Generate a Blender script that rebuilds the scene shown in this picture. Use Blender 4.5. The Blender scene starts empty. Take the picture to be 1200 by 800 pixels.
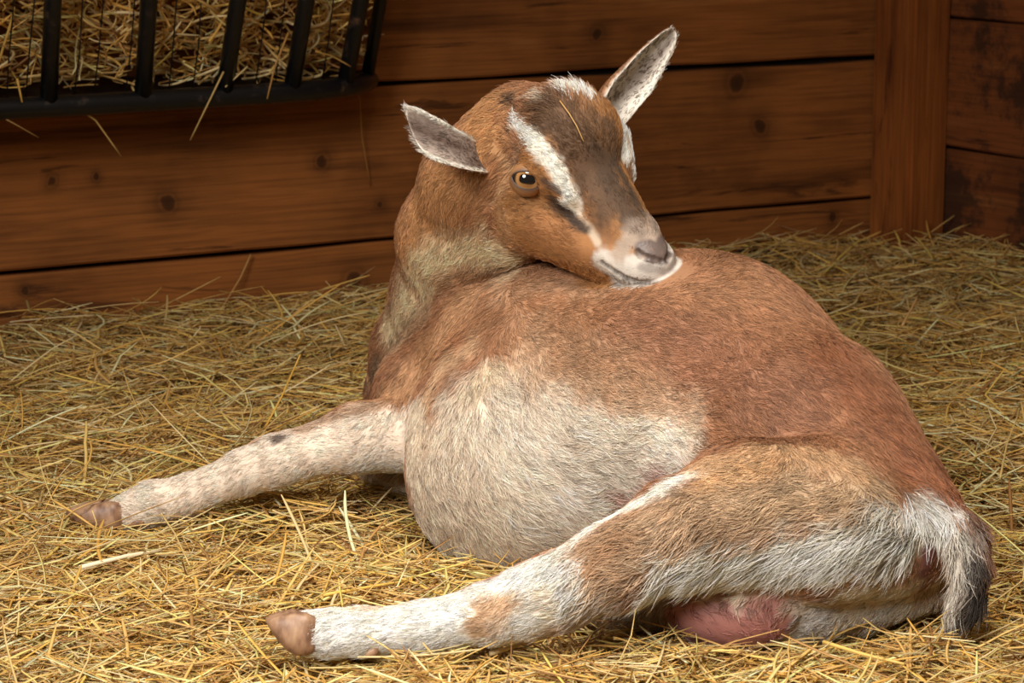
import bpy, bmesh, math, random
import numpy as np
from mathutils import Vector, Matrix
from mathutils.bvhtree import BVHTree
from mathutils.kdtree import KDTree

random.seed(7)
rng = np.random.default_rng(7)
FUR = STRAW = True

# ------------------------------------------------------------------ camera, world, lights, exposure
scene = bpy.context.scene
COL = scene.collection
TILT = math.radians(11.03)
FPX = 2930.0
CAM = np.array([0.0, 0.0, 0.8])
RT = np.array([1.0, 0.0, 0.0])
FW = np.array([0.0, math.cos(TILT), -math.sin(TILT)])
UP = np.array([0.0, math.sin(TILT), math.cos(TILT)])

cam_data = bpy.data.cameras.new('camera')
cam = bpy.data.objects.new('camera', cam_data)
COL.objects.link(cam)
cam.location = CAM
cam.rotation_euler = (math.pi / 2 - TILT, 0, 0)
cam_data.sensor_width = 36
cam_data.lens = FPX / 1200 * 36
cam_data.dof.use_dof = True
cam_data.dof.focus_distance = 2.80
cam_data.dof.aperture_fstop = 15.0
scene.camera = cam

world = bpy.data.worlds.new('world')
scene.world = world
world.use_nodes = True
wb = world.node_tree.nodes['Background']
wb.inputs[0].default_value = (1.0, 0.70, 0.42, 1)
wb.inputs[1].default_value = 0.12


def area_light(name, loc, target, size, power, color, spread=180):
    d = bpy.data.lights.new(name, 'AREA')
    d.shape = 'DISK'
    d.size = size
    d.energy = power
    d.color = color
    d.spread = math.radians(spread)
    o = bpy.data.objects.new(name, d)
    COL.objects.link(o)
    o.location = loc
    o.rotation_euler = (Vector(target) - Vector(loc)).to_track_quat('-Z', 'Y').to_euler()
    return o


area_light('ceiling_light', (0.05, 1.6, 2.15), (-0.05, 2.42, 0.0), 0.9, 11.2, (1.0, 0.93, 0.84), 78)
area_light('fill_light', (-1.3, -0.2, 1.9), (0.1, 2.7, 0.1), 1.2, 12, (1.0, 0.95, 0.90), 60)  # added fill lamp at front left, brightens the goat and foreground straw

scene.view_settings.view_transform = 'Standard'
scene.view_settings.look = 'None'
scene.view_settings.exposure = 0.0
scene.view_settings.gamma = 1.0
scene.view_settings.use_curve_mapping = False


# ------------------------------------------------------------------ helpers
def P(px, py, d):
    """the point seen at a pixel of the 1200x800 photograph, d metres along the viewing axis"""
    return CAM + d * (FW + (px - 600) / FPX * RT + (400 - py) / FPX * UP)


def ray(px, py):
    v = FW + (px - 600) / FPX * RT + (400 - py) / FPX * UP
    return v / np.linalg.norm(v)


def on_z(px, py, z=0.0):
    v = ray(px, py)
    return CAM + v * ((z - CAM[2]) / v[2])


def project(p):
    q = np.asarray(p) - CAM
    d = q @ FW
    return 600 + FPX * (q @ RT) / d, 400 - FPX * (q @ UP) / d, d


def lin(c):
    """display colour 0..255 to linear"""
    c = np.asarray(c, float) / 255
    return np.where(c <= 0.04045, c / 12.92, ((c + 0.055) / 1.055) ** 2.4)


class Noise:
    """cheap smooth noise: a sum of sine waves, about -1..1"""

    def __init__(self, freq, n=10, seed=0, dim=3):
        r = np.random.default_rng(seed)
        k = r.normal(size=(n, dim))
        k /= np.linalg.norm(k, axis=1)[:, None]
        self.k = k * freq * 2 * math.pi * r.uniform(0.6, 1.5, (n, 1))
        self.ph = r.uniform(0, 6.28, n)

    def __call__(self, p):
        return np.sin(np.asarray(p) @ self.k.T + self.ph).sum(1) / math.sqrt(len(self.ph) / 2) / 1.6


def new_obj(name, data, parent=None, mat=None):
    o = bpy.data.objects.new(name, data)
    COL.objects.link(o)
    if parent is not None:
        o.parent = parent
    if mat is not None:
        o.data.materials.append(mat)
    return o


def mesh_np(name, verts, faces, smooth=True):
    me = bpy.data.meshes.new(name)
    verts = np.asarray(verts, np.float32)
    faces = np.asarray(faces, np.int32)
    n = faces.shape[1]
    me.vertices.add(len(verts))
    me.vertices.foreach_set('co', verts.ravel())
    me.loops.add(faces.size)
    me.loops.foreach_set('vertex_index', faces.ravel())
    me.polygons.add(len(faces))
    me.polygons.foreach_set('loop_start', np.arange(0, faces.size, n, dtype=np.int32))
    me.polygons.foreach_set('loop_total', np.full(len(faces), n, np.int32))
    me.polygons.foreach_set('use_smooth', np.full(len(faces), smooth, bool))
    me.update(calc_edges=True)
    me.validate()
    return me


def empty(name, loc, label=None, cat=None, group=None, kind=None):
    o = bpy.data.objects.new(name, None)
    o.empty_display_size = 0.05
    o.location = loc
    COL.objects.link(o)
    tag(o, label, cat, group, kind)
    return o


def tag(o, label=None, cat=None, group=None, kind=None):
    for k, v in (('label', label), ('category', cat), ('group', group), ('kind', kind)):
        if v:
            o[k] = v
    return o


def material(name):
    m = bpy.data.materials.new(name)
    m.use_nodes = True
    nt = m.node_tree
    b = nt.nodes['Principled BSDF']
    return m, nt, b


def N(nt, kind, **kw):
    n = nt.nodes.new(kind)
    for k, v in kw.items():
        if k in n.inputs:
            n.inputs[k].default_value = v
        else:
            setattr(n, k, v)
    return n


def ramp(nt, stops):
    r = nt.nodes.new('ShaderNodeValToRGB')
    e = r.color_ramp.elements
    while len(e) < len(stops):
        e.new(0.5)
    for i, (p, c) in enumerate(stops):
        e[i].position = p
        e[i].color = (*c, 1)
    return r


def unit_(v):
    v = np.asarray(v, float)
    return v / np.linalg.norm(v)


# ------------------------------------------------------------------ the pen: two plank walls, a corner post, the floor
def _dir_to(px, py):
    v = FW + (px - 600) / FPX * RT + (400 - py) / FPX * UP
    v = v.copy(); v[2] = 0
    return v / np.linalg.norm(v)


WD = _dir_to(5640, -171)                       # along the back wall, to the right
WN = np.array([WD[1], -WD[0], 0.0])            # out of the back wall, into the pen
ZF = -0.045                                    # floor under the straw
W0 = on_z(0, 408, 0.0)                         # a point on the back wall


def wall_hit(px, py, off=0.0):
    """s along the wall, z and the point where a pixel's ray meets the plane off metres in front of the wall"""
    v = ray(px, py)
    o = W0 + WN * off
    t = ((o - CAM) @ WN) / (v @ WN)
    p = CAM + v * t
    return (p - W0) @ WD, p[2], p


def WP(s, off, z):
    p = W0 + WD * s + WN * off
    return np.array([p[0], p[1], z])


S_POST = wall_hit(1019, 150)[0]
POST_W, POST_D = 0.095, 0.125
S_COR = S_POST + POST_W                        # where the right wall starts


def wood(name, base, dark, light, rough=0.75, stain=0.0, knot_scale=1.0, knots=()):
    m, nt, b = material(name)
    tc = N(nt, 'ShaderNodeTexCoord')
    oi = N(nt, 'ShaderNodeObjectInfo')
    off = N(nt, 'ShaderNodeVectorMath', operation='SCALE'); off.inputs[3].default_value = 37.0
    cmb = nt.nodes.new('ShaderNodeCombineXYZ')
    for i in range(3):
        nt.links.new(oi.outputs['Random'], cmb.inputs[i])
    nt.links.new(cmb.outputs[0], off.inputs[0])
    add = N(nt, 'ShaderNodeVectorMath', operation='ADD')
    nt.links.new(tc.outputs['Object'], add.inputs[0]); nt.links.new(off.outputs[0], add.inputs[1])
    # knots
    mk = N(nt, 'ShaderNodeMapping'); mk.inputs['Scale'].default_value = (3.4 * knot_scale, 5.2, 5.2)
    nt.links.new(add.outputs[0], mk.inputs[0])
    vo = N(nt, 'ShaderNodeTexVoronoi', Scale=1.0); vo.inputs['Randomness'].default_value = 0.9
    nt.links.new(mk.outputs[0], vo.inputs['Vector'])
    kn = N(nt, 'ShaderNodeMapRange'); kn.inputs[1].default_value = 0.0; kn.inputs[2].default_value = 0.17; kn.inputs[3].default_value = 1; kn.inputs[4].default_value = 0
    kn.interpolation_type = 'SMOOTHSTEP'
    nt.links.new(vo.outputs['Distance'], kn.inputs[0])
    # grain bends round the knots
    mg = N(nt, 'ShaderNodeMapping'); mg.inputs['Scale'].default_value = (1.3, 17, 17)
    nt.links.new(add.outputs[0], mg.inputs[0])
    sc = N(nt, 'ShaderNodeVectorMath', operation='SCALE'); nt.links.new(kn.outputs[0], sc.inputs[3])
    sc.inputs[0].default_value = (0.2, 1.6, 1.6)
    ad2 = N(nt, 'ShaderNodeVectorMath', operation='ADD'); nt.links.new(mg.outputs[0], ad2.inputs[0]); nt.links.new(sc.outputs[0], ad2.inputs[1])
    n1 = N(nt, 'ShaderNodeTexNoise', Scale=1.0, Detail=6.0, Distortion=0.6); nt.links.new(ad2.outputs[0], n1.inputs['Vector'])
    mg2 = N(nt, 'ShaderNodeMapping'); mg2.inputs['Scale'].default_value = (5, 160, 160)
    nt.links.new(add.outputs[0], mg2.inputs[0])
    n2 = N(nt, 'ShaderNodeTexNoise', Scale=1.0, Detail=5.0, Distortion=0.3); nt.links.new(mg2.outputs[0], n2.inputs['Vector'])
    n3 = N(nt, 'ShaderNodeTexNoise', Scale=2.6, Detail=4.0, Roughness=0.6); nt.links.new(add.outputs[0], n3.inputs['Vector'])
    r1 = ramp(nt, [(0.28, dark), (0.45, base), (0.60, base), (0.74, light)]); nt.links.new(n1.outputs[0], r1.inputs[0])
    fine = ramp(nt, [(0.35, (0.62, 0.60, 0.58)), (0.6, (1.08, 1.08, 1.08))]); nt.links.new(n2.outputs[0], fine.inputs[0])
    m1 = nt.nodes.new('ShaderNodeMix'); m1.data_type = 'RGBA'; m1.blend_type = 'MULTIPLY'; m1.inputs[0].default_value = 0.7
    nt.links.new(r1.outputs[0], m1.inputs[6]); nt.links.new(fine.outputs[0], m1.inputs[7])
    blot = ramp(nt, [(0.28, (0.42, 0.36, 0.30)), (0.48, (0.95, 0.95, 0.95)), (0.72, (1.25, 1.22, 1.2))]); nt.links.new(n3.outputs[0], blot.inputs[0])
    m2 = nt.nodes.new('ShaderNodeMix'); m2.data_type = 'RGBA'; m2.blend_type = 'MULTIPLY'; m2.inputs[0].default_value = 0.8
    nt.links.new(m1.outputs[2], m2.inputs[6]); nt.links.new(blot.outputs[0], m2.inputs[7])
    kr = ramp(nt, [(0.30, (0, 0, 0)), (0.55, (0.35, 0.35, 0.35)), (0.62, (0.15, 0.15, 0.15)), (0.80, (0.85, 0.85, 0.85))]); nt.links.new(kn.outputs[0], kr.inputs[0])
    m3 = nt.nodes.new('ShaderNodeMix'); m3.data_type = 'RGBA'
    nt.links.new(kr.outputs[0], m3.inputs[0]); nt.links.new(m2.outputs[2], m3.inputs[6]); m3.inputs[7].default_value = (*[x * 0.45 for x in dark], 1)
    # long dark weathered streaks
    mg3 = N(nt, 'ShaderNodeMapping'); mg3.inputs['Scale'].default_value = (2.2, 20, 20)
    nt.links.new(add.outputs[0], mg3.inputs[0])
    n4 = N(nt, 'ShaderNodeTexNoise', Scale=1.0, Detail=8.0, Roughness=0.65, Distortion=0.8); nt.links.new(mg3.outputs[0], n4.inputs['Vector'])
    sk = ramp(nt, [(0.60, (0, 0, 0)), (0.66, (0.75, 0.75, 0.75))]); nt.links.new(n4.outputs[0], sk.inputs[0])
    m5 = nt.nodes.new('ShaderNodeMix'); m5.data_type = 'RGBA'
    nt.links.new(sk.outputs[0], m5.inputs[0]); nt.links.new(m3.outputs[2], m5.inputs[6]); m5.inputs[7].default_value = (*[x * 0.5 for x in dark], 1)
    out = m5.outputs[2]
    if stain:
        ns = N(nt, 'ShaderNodeTexNoise', Scale=7.0, Detail=6.0, Roughness=0.7); nt.links.new(add.outputs[0], ns.inputs['Vector'])
        sr = ramp(nt, [(0.46, (0, 0, 0)), (0.56, (stain, stain, stain))]); nt.links.new(ns.outputs[0], sr.inputs[0])
        m4 = nt.nodes.new('ShaderNodeMix'); m4.data_type = 'RGBA'
        nt.links.new(sr.outputs[0], m4.inputs[0]); nt.links.new(out, m4.inputs[6]); m4.inputs[7].default_value = (*lin((46, 30, 20)), 1)
        out = m4.outputs[2]
    if knots:
        # single knots at their places on the wall (point, radius in m)
        geo = N(nt, 'ShaderNodeNewGeometry')
        nk = N(nt, 'ShaderNodeTexNoise', Scale=22.0, Detail=3.0); nt.links.new(geo.outputs['Position'], nk.inputs['Vector'])
        wob = N(nt, 'ShaderNodeVectorMath', operation='SCALE'); wob.inputs[3].default_value = 0.022; nt.links.new(nk.outputs[1], wob.inputs[0])
        pw = N(nt, 'ShaderNodeVectorMath', operation='ADD'); nt.links.new(geo.outputs['Position'], pw.inputs[0]); nt.links.new(wob.outputs[0], pw.inputs[1])
        last = None
        for kp, kr_ in knots:
            ds = N(nt, 'ShaderNodeVectorMath', operation='DISTANCE'); nt.links.new(pw.outputs[0], ds.inputs[0])
            ds.inputs[1].default_value = tuple(float(v) + 0.011 for v in kp)
            dv = nt.nodes.new('ShaderNodeMath'); dv.operation = 'DIVIDE'; dv.inputs[1].default_value = kr_ * 4
            nt.links.new(ds.outputs['Value'], dv.inputs[0])
            if last is None:
                last = dv.outputs[0]
            else:
                mn = nt.nodes.new('ShaderNodeMath'); mn.operation = 'MINIMUM'
                nt.links.new(last, mn.inputs[0]); nt.links.new(dv.outputs[0], mn.inputs[1]); last = mn.outputs[0]
        ks = ramp(nt, [(0.0, (0.90, 0.90, 0.90)), (0.20, (0.80, 0.80, 0.80)), (0.27, (0.30, 0.30, 0.30)), (0.36, (0.45, 0.45, 0.45)), (0.50, (0.22, 0.22, 0.22)), (0.95, (0, 0, 0))]); nt.links.new(last, ks.inputs[0])
        m6 = nt.nodes.new('ShaderNodeMix'); m6.data_type = 'RGBA'
        nt.links.new(ks.outputs[0], m6.inputs[0]); nt.links.new(out, m6.inputs[6]); m6.inputs[7].default_value = (*[x * 0.35 for x in dark], 1)
        out = m6.outputs[2]
    nt.links.new(out, b.inputs['Base Color'])
    b.inputs['Roughness'].default_value = rough
    b.inputs['Specular IOR Level'].default_value = 0.3
    hgt = nt.nodes.new('ShaderNodeMath'); hgt.operation = 'ADD'
    nt.links.new(n1.outputs[0], hgt.inputs[0]); nt.links.new(n2.outputs[0], hgt.inputs[1])
    bp = N(nt, 'ShaderNodeBump', Strength=0.5, Distance=0.002); nt.links.new(hgt.outputs[0], bp.inputs['Height'])
    nt.links.new(bp.outputs[0], b.inputs['Normal'])
    return m


KN = [(wall_hit(x, y)[2], q * 4.6 / FPX) for x, y, q in ((195, 237, 9), (377, 188, 7), (61, 214, 5), (112, 207, 4), (416, 328, 11), (445, 240, 4), (862, 96, 12), (890, 148, 9), (975, 255, 6), (700, 40, 7), (30, 340, 4))]
m_wall = wood('plank_wood', lin((160, 98, 46)), lin((92, 52, 22)), lin((188, 124, 66)), knots=KN)
m_post = wood('post_wood', lin((154, 88, 36)), lin((104, 52, 18)), lin((180, 112, 52)), knot_scale=0.5)
m_side = wood('side_plank_wood', lin((128, 72, 34)), lin((80, 42, 18)), lin((150, 94, 50)), stain=0.8)
m_dark, _nt, _b = material('dark_gap')
_b.inputs['Base Color'].default_value = (*lin((34, 22, 15)), 1); _b.inputs['Roughness'].default_value = 0.95


def plank_mesh(name, length, height, thick, seed):
    """a sawn board: x along, z up, y depth; arrises a little rounded and uneven"""
    r = np.random.default_rng(seed)
    n = max(4, int(length / 0.12))
    b_ = 0.004
    prof = [(-thick, 0), (-b_, 0), (0, b_), (0, height * 0.5), (0, height - b_), (-b_, height), (-thick, height)]
    vs, fs = [], []
    wob = r.normal(0, 0.0012, (n + 1, 2)); wob = (wob + np.roll(wob, 1, 0)) * 0.7
    for i in range(n + 1):
        for (y, z) in prof:
            dz = wob[i, 0] if z < height * 0.3 else (wob[i, 1] if z > height * 0.7 else 0)
            vs.append((length * i / n, y, z + dz))
    k = len(prof)
    for i in range(n):
        for j in range(k - 1):
            fs.append((i * k + j, i * k + j + 1, (i + 1) * k + j + 1, (i + 1) * k + j))
    me_ = bpy.data.meshes.new(name)
    me_.from_pydata(vs, [], fs + [tuple(range(k)), tuple(range(n * k + k - 1, n * k - 1, -1))])
    bm_ = bmesh.new(); bm_.from_mesh(me_); bmesh.ops.recalc_face_normals(bm_, faces=bm_.faces); bm_.to_mesh(me_); bm_.free()
    return me_


def frame_matrix(origin, xdir, ydir):
    M = np.eye(4); M[:3, 0] = xdir; M[:3, 1] = ydir; M[:3, 2] = np.cross(xdir, ydir); M[:3, 3] = origin
    return Matrix(M)


def box_mesh(name, x0, x1, y0, y1, z0, z1, bev=0.0):
    bm_ = bmesh.new(); bmesh.ops.create_cube(bm_, size=1)
    for v in bm_.verts:
        v.co = Vector(((x0 + x1) / 2 + v.co.x * (x1 - x0), (y0 + y1) / 2 + v.co.y * (y1 - y0), (z0 + z1) / 2 + v.co.z * (z1 - z0)))
    if bev:
        bmesh.ops.bevel(bm_, geom=bm_.edges[:], offset=bev, segments=2, affect='EDGES')
    me_ = bpy.data.meshes.new(name); bm_.to_mesh(me_); bm_.free()
    return me_


UPZ = np.array([0, 0, 1.0])
# back wall: local x along WD, local y = out of the wall; z = cross(x, y) must point up
S_LEFT = -1.3
MB = np.eye(4); MB[:3, 0] = -WD; MB[:3, 1] = WN; MB[:3, 2] = UPZ      # x runs to the left so that the frame is right-handed
assert np.linalg.det(MB[:3, :3]) > 0
origin_b = W0 + WD * (S_COR + 0.15)
MB[:3, 3] = (origin_b[0], origin_b[1], 0)
LEN_B = S_COR + 0.15 - S_LEFT
wall_back = new_obj('wall_back', box_mesh('wall_back', 0, LEN_B, -0.10, -0.030, ZF - 0.05, 2.3), None, m_dark)
wall_back.matrix_world = Matrix(MB)
wall_back['kind'] = 'structure'; wall_back['label'] = 'back wall of wide reddish brown planks behind the goat'
z1 = (wall_hit(200, 303)[1] + wall_hit(900, 242)[1]) / 2
z2 = (wall_hit(500, 95)[1] + wall_hit(960, 72)[1]) / 2
hp = z2 - z1
print('plank joints', z1, z2)
zz = [z1 - hp - 0.0, z1, z2, z2 + hp * 1.02, z2 + 2 * hp, z2 + 3 * hp, z2 + 4.1 * hp]
for i in range(len(zz) - 1):
    gap = (0.004, 0.0075, 0.0115, 0.006, 0.005, 0.005, 0.005)
    a_, b_ = max(zz[i], ZF) + gap[i] / 2, zz[i + 1] - gap[i + 1] / 2
    pm = plank_mesh('plank', LEN_B, b_ - a_, 0.032, 20 + i)
    pl = new_obj('plank', pm, wall_back, m_wall)
    pl.location = (0, (0.0, 0.002, -0.001, 0.001, 0, 0)[i], a_)
    pl.rotation_euler = (0, math.radians((0, 0.0, 0.10, 0, 0, 0)[i]), 0)

# right wall, running out of the corner towards the viewer
MR = np.eye(4); MR[:3, 0] = WN; MR[:3, 1] = -WD; MR[:3, 2] = UPZ
if np.linalg.det(MR[:3, :3]) < 0:
    MR[:3, 0] = -WN
RX = 1 if np.allclose(MR[:3, 0], WN) else -1
MR[:3, 3] = W0 + WD * S_COR; MR[2, 3] = 0
LR = 2.6
wall_right = new_obj('wall_right', box_mesh('wall_right', min(0, RX * LR), max(0, RX * LR), -0.10, -0.030, ZF - 0.05, 2.3), None, m_dark)
wall_right.matrix_world = Matrix(MR)
wall_right['kind'] = 'structure'; wall_right['label'] = 'side wall of dark stained planks at the right'


def rwall_hit(px, py):
    v = ray(px, py); o = W0 + WD * S_COR
    t = ((o - CAM) @ WD) / (v @ WD)
    return (CAM + v * t)[2]


r1_, r2_ = rwall_hit(1150, 179), rwall_hit(1150, 24)
print('right joints', r1_, r2_)
rz = [ZF, r1_ - (r2_ - r1_) * 0.98, r1_, r2_, r2_ + 0.27, r2_ + 0.55, r2_ + 0.84, r2_ + 1.12, 2.25]
rz = [z for z in rz if z >= ZF]
for i in range(len(rz) - 1):
    if rz[i + 1] - rz[i] < 0.03:
        continue
    pm = plank_mesh('plank', LR, rz[i + 1] - rz[i] - 0.004, 0.032, 60 + i)
    pl = new_obj('plank', pm, wall_right, m_side)
    pl.location = (0 if RX > 0 else -LR, (0.0, 0.0, 0.004, 0, 0, 0, 0, 0)[i], rz[i] + 0.002)

post = bpy.data.objects.new('corner_post', box_mesh('corner_post', 0, 2.3, -POST_W / 2, POST_W / 2, -POST_D / 2, POST_D / 2, 0.007))
COL.objects.link(post); post.data.materials.append(m_post)
pc = WP(S_POST + POST_W / 2, POST_D / 2 + 0.003, ZF)
MPo = np.eye(4); MPo[:3, 0] = UPZ; MPo[:3, 1] = WD; MPo[:3, 2] = np.cross(UPZ, WD); MPo[:3, 3] = pc
post.matrix_world = Matrix(MPo)
tag(post, 'square upright wooden post in the corner where the two plank walls meet', 'post')

# floor under the straw
m_floor, nt, b = material('packed_litter')
tc = N(nt, 'ShaderNodeTexCoord')
nz = N(nt, 'ShaderNodeTexNoise', Scale=60.0, Detail=6.0, Distortion=1.5); nt.links.new(tc.outputs['Object'], nz.inputs['Vector'])
rr_ = ramp(nt, [(0.3, lin((28, 18, 8))), (0.55, lin((58, 40, 18))), (0.75, lin((110, 80, 38)))]); nt.links.new(nz.outputs[0], rr_.inputs[0])  # near-black tones put shade into the gaps between the stalks
nt.links.new(rr_.outputs[0], b.inputs['Base Color']); b.inputs['Roughness'].default_value = 0.95
bp = N(nt, 'ShaderNodeBump', Strength=0.8, Distance=0.01); nt.links.new(nz.outputs[0], bp.inputs['Height']); nt.links.new(bp.outputs[0], b.inputs['Normal'])

n_m1 = Noise(2.2, 8, 31, 2); n_m2 = Noise(7.0, 8, 32, 2); n_m3 = Noise(16.0, 8, 33, 2)


def straw_z(x, y):
    """height of the top of the bedding: low round the goat, banked against the walls"""
    q = np.stack([x, y], 1)
    db = (q - W0[:2]) @ WN[:2]
    dr = (W0[:2] + WD[:2] * S_COR - q) @ WD[:2]
    w = np.minimum(db, dr)
    bank = 0.050 * np.exp(-np.maximum(w, 0) / 0.30)
    corner = 0.035 * np.exp(-(np.maximum(db, 0) + np.maximum(dr, 0)) / 0.5)
    return -0.006 + bank + corner + 0.010 * n_m1(q) + 0.009 * n_m2(q) + 0.004 * n_m3(q)


nx_, ny_ = 150, 160
gx = np.linspace(-1.7, 2.3, nx_); gy = np.linspace(1.6, 5.9, ny_)
GX, GY = np.meshgrid(gx, gy, indexing='ij')
GX, GY = GX.ravel(), GY.ravel()
q = np.stack([GX, GY], 1)
for dd_, dn in (((q - W0[:2]) @ WN[:2], WN), ((W0[:2] + WD[:2] * S_COR - q) @ WD[:2], -WD)):
    push = np.minimum(dd_ + 0.05, 0)[:, None] * dn[None, :2]
    q = q - push
GZ = straw_z(q[:, 0], q[:, 1]) - 0.022
ii = (np.arange(nx_ - 1)[:, None] * ny_ + np.arange(ny_ - 1)[None]).ravel()
floor = new_obj('floor', mesh_np('floor', np.c_[q, GZ], np.stack([ii, ii + ny_, ii + ny_ + 1, ii + 1], 1)), None, m_floor)
floor['kind'] = 'structure'; floor['label'] = 'packed litter floor of the pen under the straw'

# ------------------------------------------------------------------ hay rack on the back wall
m_iron, nt, b = material('black_painted_iron')
tc = N(nt, 'ShaderNodeTexCoord')
nz = N(nt, 'ShaderNodeTexNoise', Scale=26.0, Detail=6.0, Roughness=0.65); nt.links.new(tc.outputs['Object'], nz.inputs['Vector'])
rr_ = ramp(nt, [(0.58, lin((20, 21, 24))), (0.64, lin((58, 40, 28))), (0.72, lin((120, 82, 50)))]); nt.links.new(nz.outputs[0], rr_.inputs[0])
nt.links.new(rr_.outputs[0], b.inputs['Base Color'])
rg = ramp(nt, [(0.55, (0.32, 0.32, 0.32)), (0.68, (0.85, 0.85, 0.85))]); nt.links.new(nz.outputs[0], rg.inputs[0]); nt.links.new(rg.outputs[0], b.inputs['Roughness'])
b.inputs['Specular IOR Level'].default_value = 0.6


def tube_mesh(name, pts, rad, sides=16, cap=True):
    pts = [np.asarray(p, float) for p in pts]
    rad = np.ones(len(pts)) * rad
    bm_ = bmesh.new(); rings = []
    ref = None
    for i, p in enumerate(pts):
        t = unit_(pts[min(i + 1, len(pts) - 1)] - pts[max(i - 1, 0)])
        if ref is None:
            ref = np.cross(t, [0.1, 0.3, 1.0]) if abs(t[2]) < 0.9 else np.cross(t, [1.0, 0, 0])
        ref = unit_(ref - t * (ref @ t)); b2 = np.cross(t, ref)
        rings.append([bm_.verts.new(p + rad[i] * (math.cos(a) * ref + math.sin(a) * b2)) for a in np.linspace(0, 2 * math.pi, sides, endpoint=False)])
    for r0, r1 in zip(rings, rings[1:]):
        for k in range(sides):
            bm_.faces.new((r0[k], r0[(k + 1) % sides], r1[(k + 1) % sides], r1[k]))
    if cap:
        bm_.faces.new(rings[0][::-1]); bm_.faces.new(rings[-1])
    bmesh.ops.recalc_face_normals(bm_, faces=bm_.faces)
    me_ = bpy.data.meshes.new(name); bm_.to_mesh(me_); bm_.free()
    me_.polygons.foreach_set('use_smooth', np.array([len(p.vertices) == 4 for p in me_.polygons]))
    return me_


RO = 0.17                                      # rail stands this far off the wall
s_a, z_rail, _p = wall_hit(100, 124, RO)
rack = empty('hay_rack', WP(s_a, 0.0, z_rail), 'black iron hay rack of leaning bars fixed high on the back wall', 'hay rack')
RMI = Matrix.Translation(-rack.location)


def rpart(name, data, mat=m_iron):
    o = new_obj(name, data, rack, mat); o.matrix_parent_inverse = RMI
    return o


rail_pts = []
rail_px = [(-150, 139, RO), (0, 129, RO), (100, 124, RO), (200, 117, RO), (300, 109.5, RO), (345, 105.5, RO - 0.004), (385, 101, RO - 0.016), (412, 96, RO - 0.038), (427, 91, RO - 0.072), (431, 87, RO - 0.11)]
for x_, y_, o_ in rail_px:
    rail_pts.append(wall_hit(x_, y_, o_)[2])
s_end = (rail_pts[-1] - W0) @ WD
zr = [p[2] for p in rail_pts]
print('rail z', np.round(zr, 3))
zr0 = float(np.mean(zr[1:6]))
rp = [np.array([p[0], p[1], zr0 + (p[2] - zr0) * 0.35]) for p in rail_pts]
rp.append(WP(s_end - 0.005, 0.005, zr0))
rp.insert(0, rp[0] - WD * 0.5)
sm = []
for i in range(len(rp) - 1):
    for t in (0, 0.33, 0.66):
        p0, p1, p2, p3 = rp[max(i - 1, 0)], rp[i], rp[i + 1], rp[min(i + 2, len(rp) - 1)]
        sm.append(0.5 * (2 * p1 + (p2 - p0) * t + (2 * p0 - 5 * p1 + 4 * p2 - p3) * t * t + (3 * p1 - p0 - 3 * p2 + p3) * t ** 3))
sm.append(rp[-1])
rpart('bottom_rail', tube_mesh('bottom_rail', sm, 0.0172, 18))
LEAN = 0.26
RISE = 0.42
bar_info = [((-64, 134), (-66, 0), RO), ((57, 127), (62, 0), RO), ((167, 120), (174.5, 0), RO), ((262, 112), (279, 0), RO), ((341, 106), (359, 0), RO - 0.004), ((403, 98), (423, 0), RO - 0.03), ((429, 90), (446, 0), RO - 0.085)]
bar_tops = []
for k, ((bx_, by_), (tx, ty), o_) in enumerate(bar_info):
    s0_, z0_, pb = wall_hit(bx_, by_, o_)
    z0_ = pb[2] = zr0
    # at height of the picture's top edge
    best = None
    for rise in np.linspace(0.10, 0.25, 40):
        s1_, z1_, pt = wall_hit(tx, ty, o_ + LEAN * rise)
        e = abs((z1_ - z0_) - rise)
        if best is None or e < best[0]:
            best = (e, rise, pt)
    d_ = unit_(best[2] - pb)
    top = pb + d_ * (RISE / d_[2])
    bar_tops.append(top)
    rpart('bar', tube_mesh('bar', [pb, pb + (top - pb) * 0.5, top], 0.0140 if k < 6 else 0.0112, 16))
tr = [bar_tops[0] - WD * 0.3] + bar_tops + [WP((bar_tops[-1] - W0) @ WD, 0.0, zr0 + RISE)]
rpart('top_rail', tube_mesh('top_rail', tr, 0.0155, 16))
k_w = 0
for x_ in (-30, 8, 31, 88, 111, 148, 197, 226, 300, 322, 378):
    s0_, z0_, pb = wall_hit(x_, 118 - x_ * 0.06, RO - 0.03)
    pb[2] = zr0 + 0.01
    top = pb + np.array([0, 0, 1.0]) * RISE + WN * LEAN * RISE + WD * 0.01
    wob = [pb + (top - pb) * t + WD * random.uniform(-0.002, 0.002) for t in np.linspace(0, 1, 7)]
    rpart('wire', tube_mesh('wire', wob, 0.0013, 6))
# sloping mesh floor of the rack, from rail to wall
tray = bmesh.new()
for (sa, oa, za, sb, ob, zb, t_) in ((S_LEFT + 0.2, 0.0, zr0 + 0.02, s_end - 0.01, RO - 0.03, zr0 - 0.003, 0.004),):
    vs = [WP(sa, 0.0, za), WP(sb, 0.0, za), WP(sb, 0.08, zb), WP(sb - 0.06, ob, zb), WP(sa, ob, zb)]
    lo_v = [tray.verts.new(v) for v in vs]; hi_v = [tray.verts.new(np.array(v) + [0, 0, t_]) for v in vs]
    tray.faces.new(hi_v); tray.faces.new(lo_v[::-1])
    for i in range(5):
        tray.faces.new((lo_v[i], lo_v[(i + 1) % 5], hi_v[(i + 1) % 5], hi_v[i]))
tm = bpy.data.meshes.new('tray'); tray.to_mesh(tm); tray.free()
rpart('tray', tm)

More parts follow.
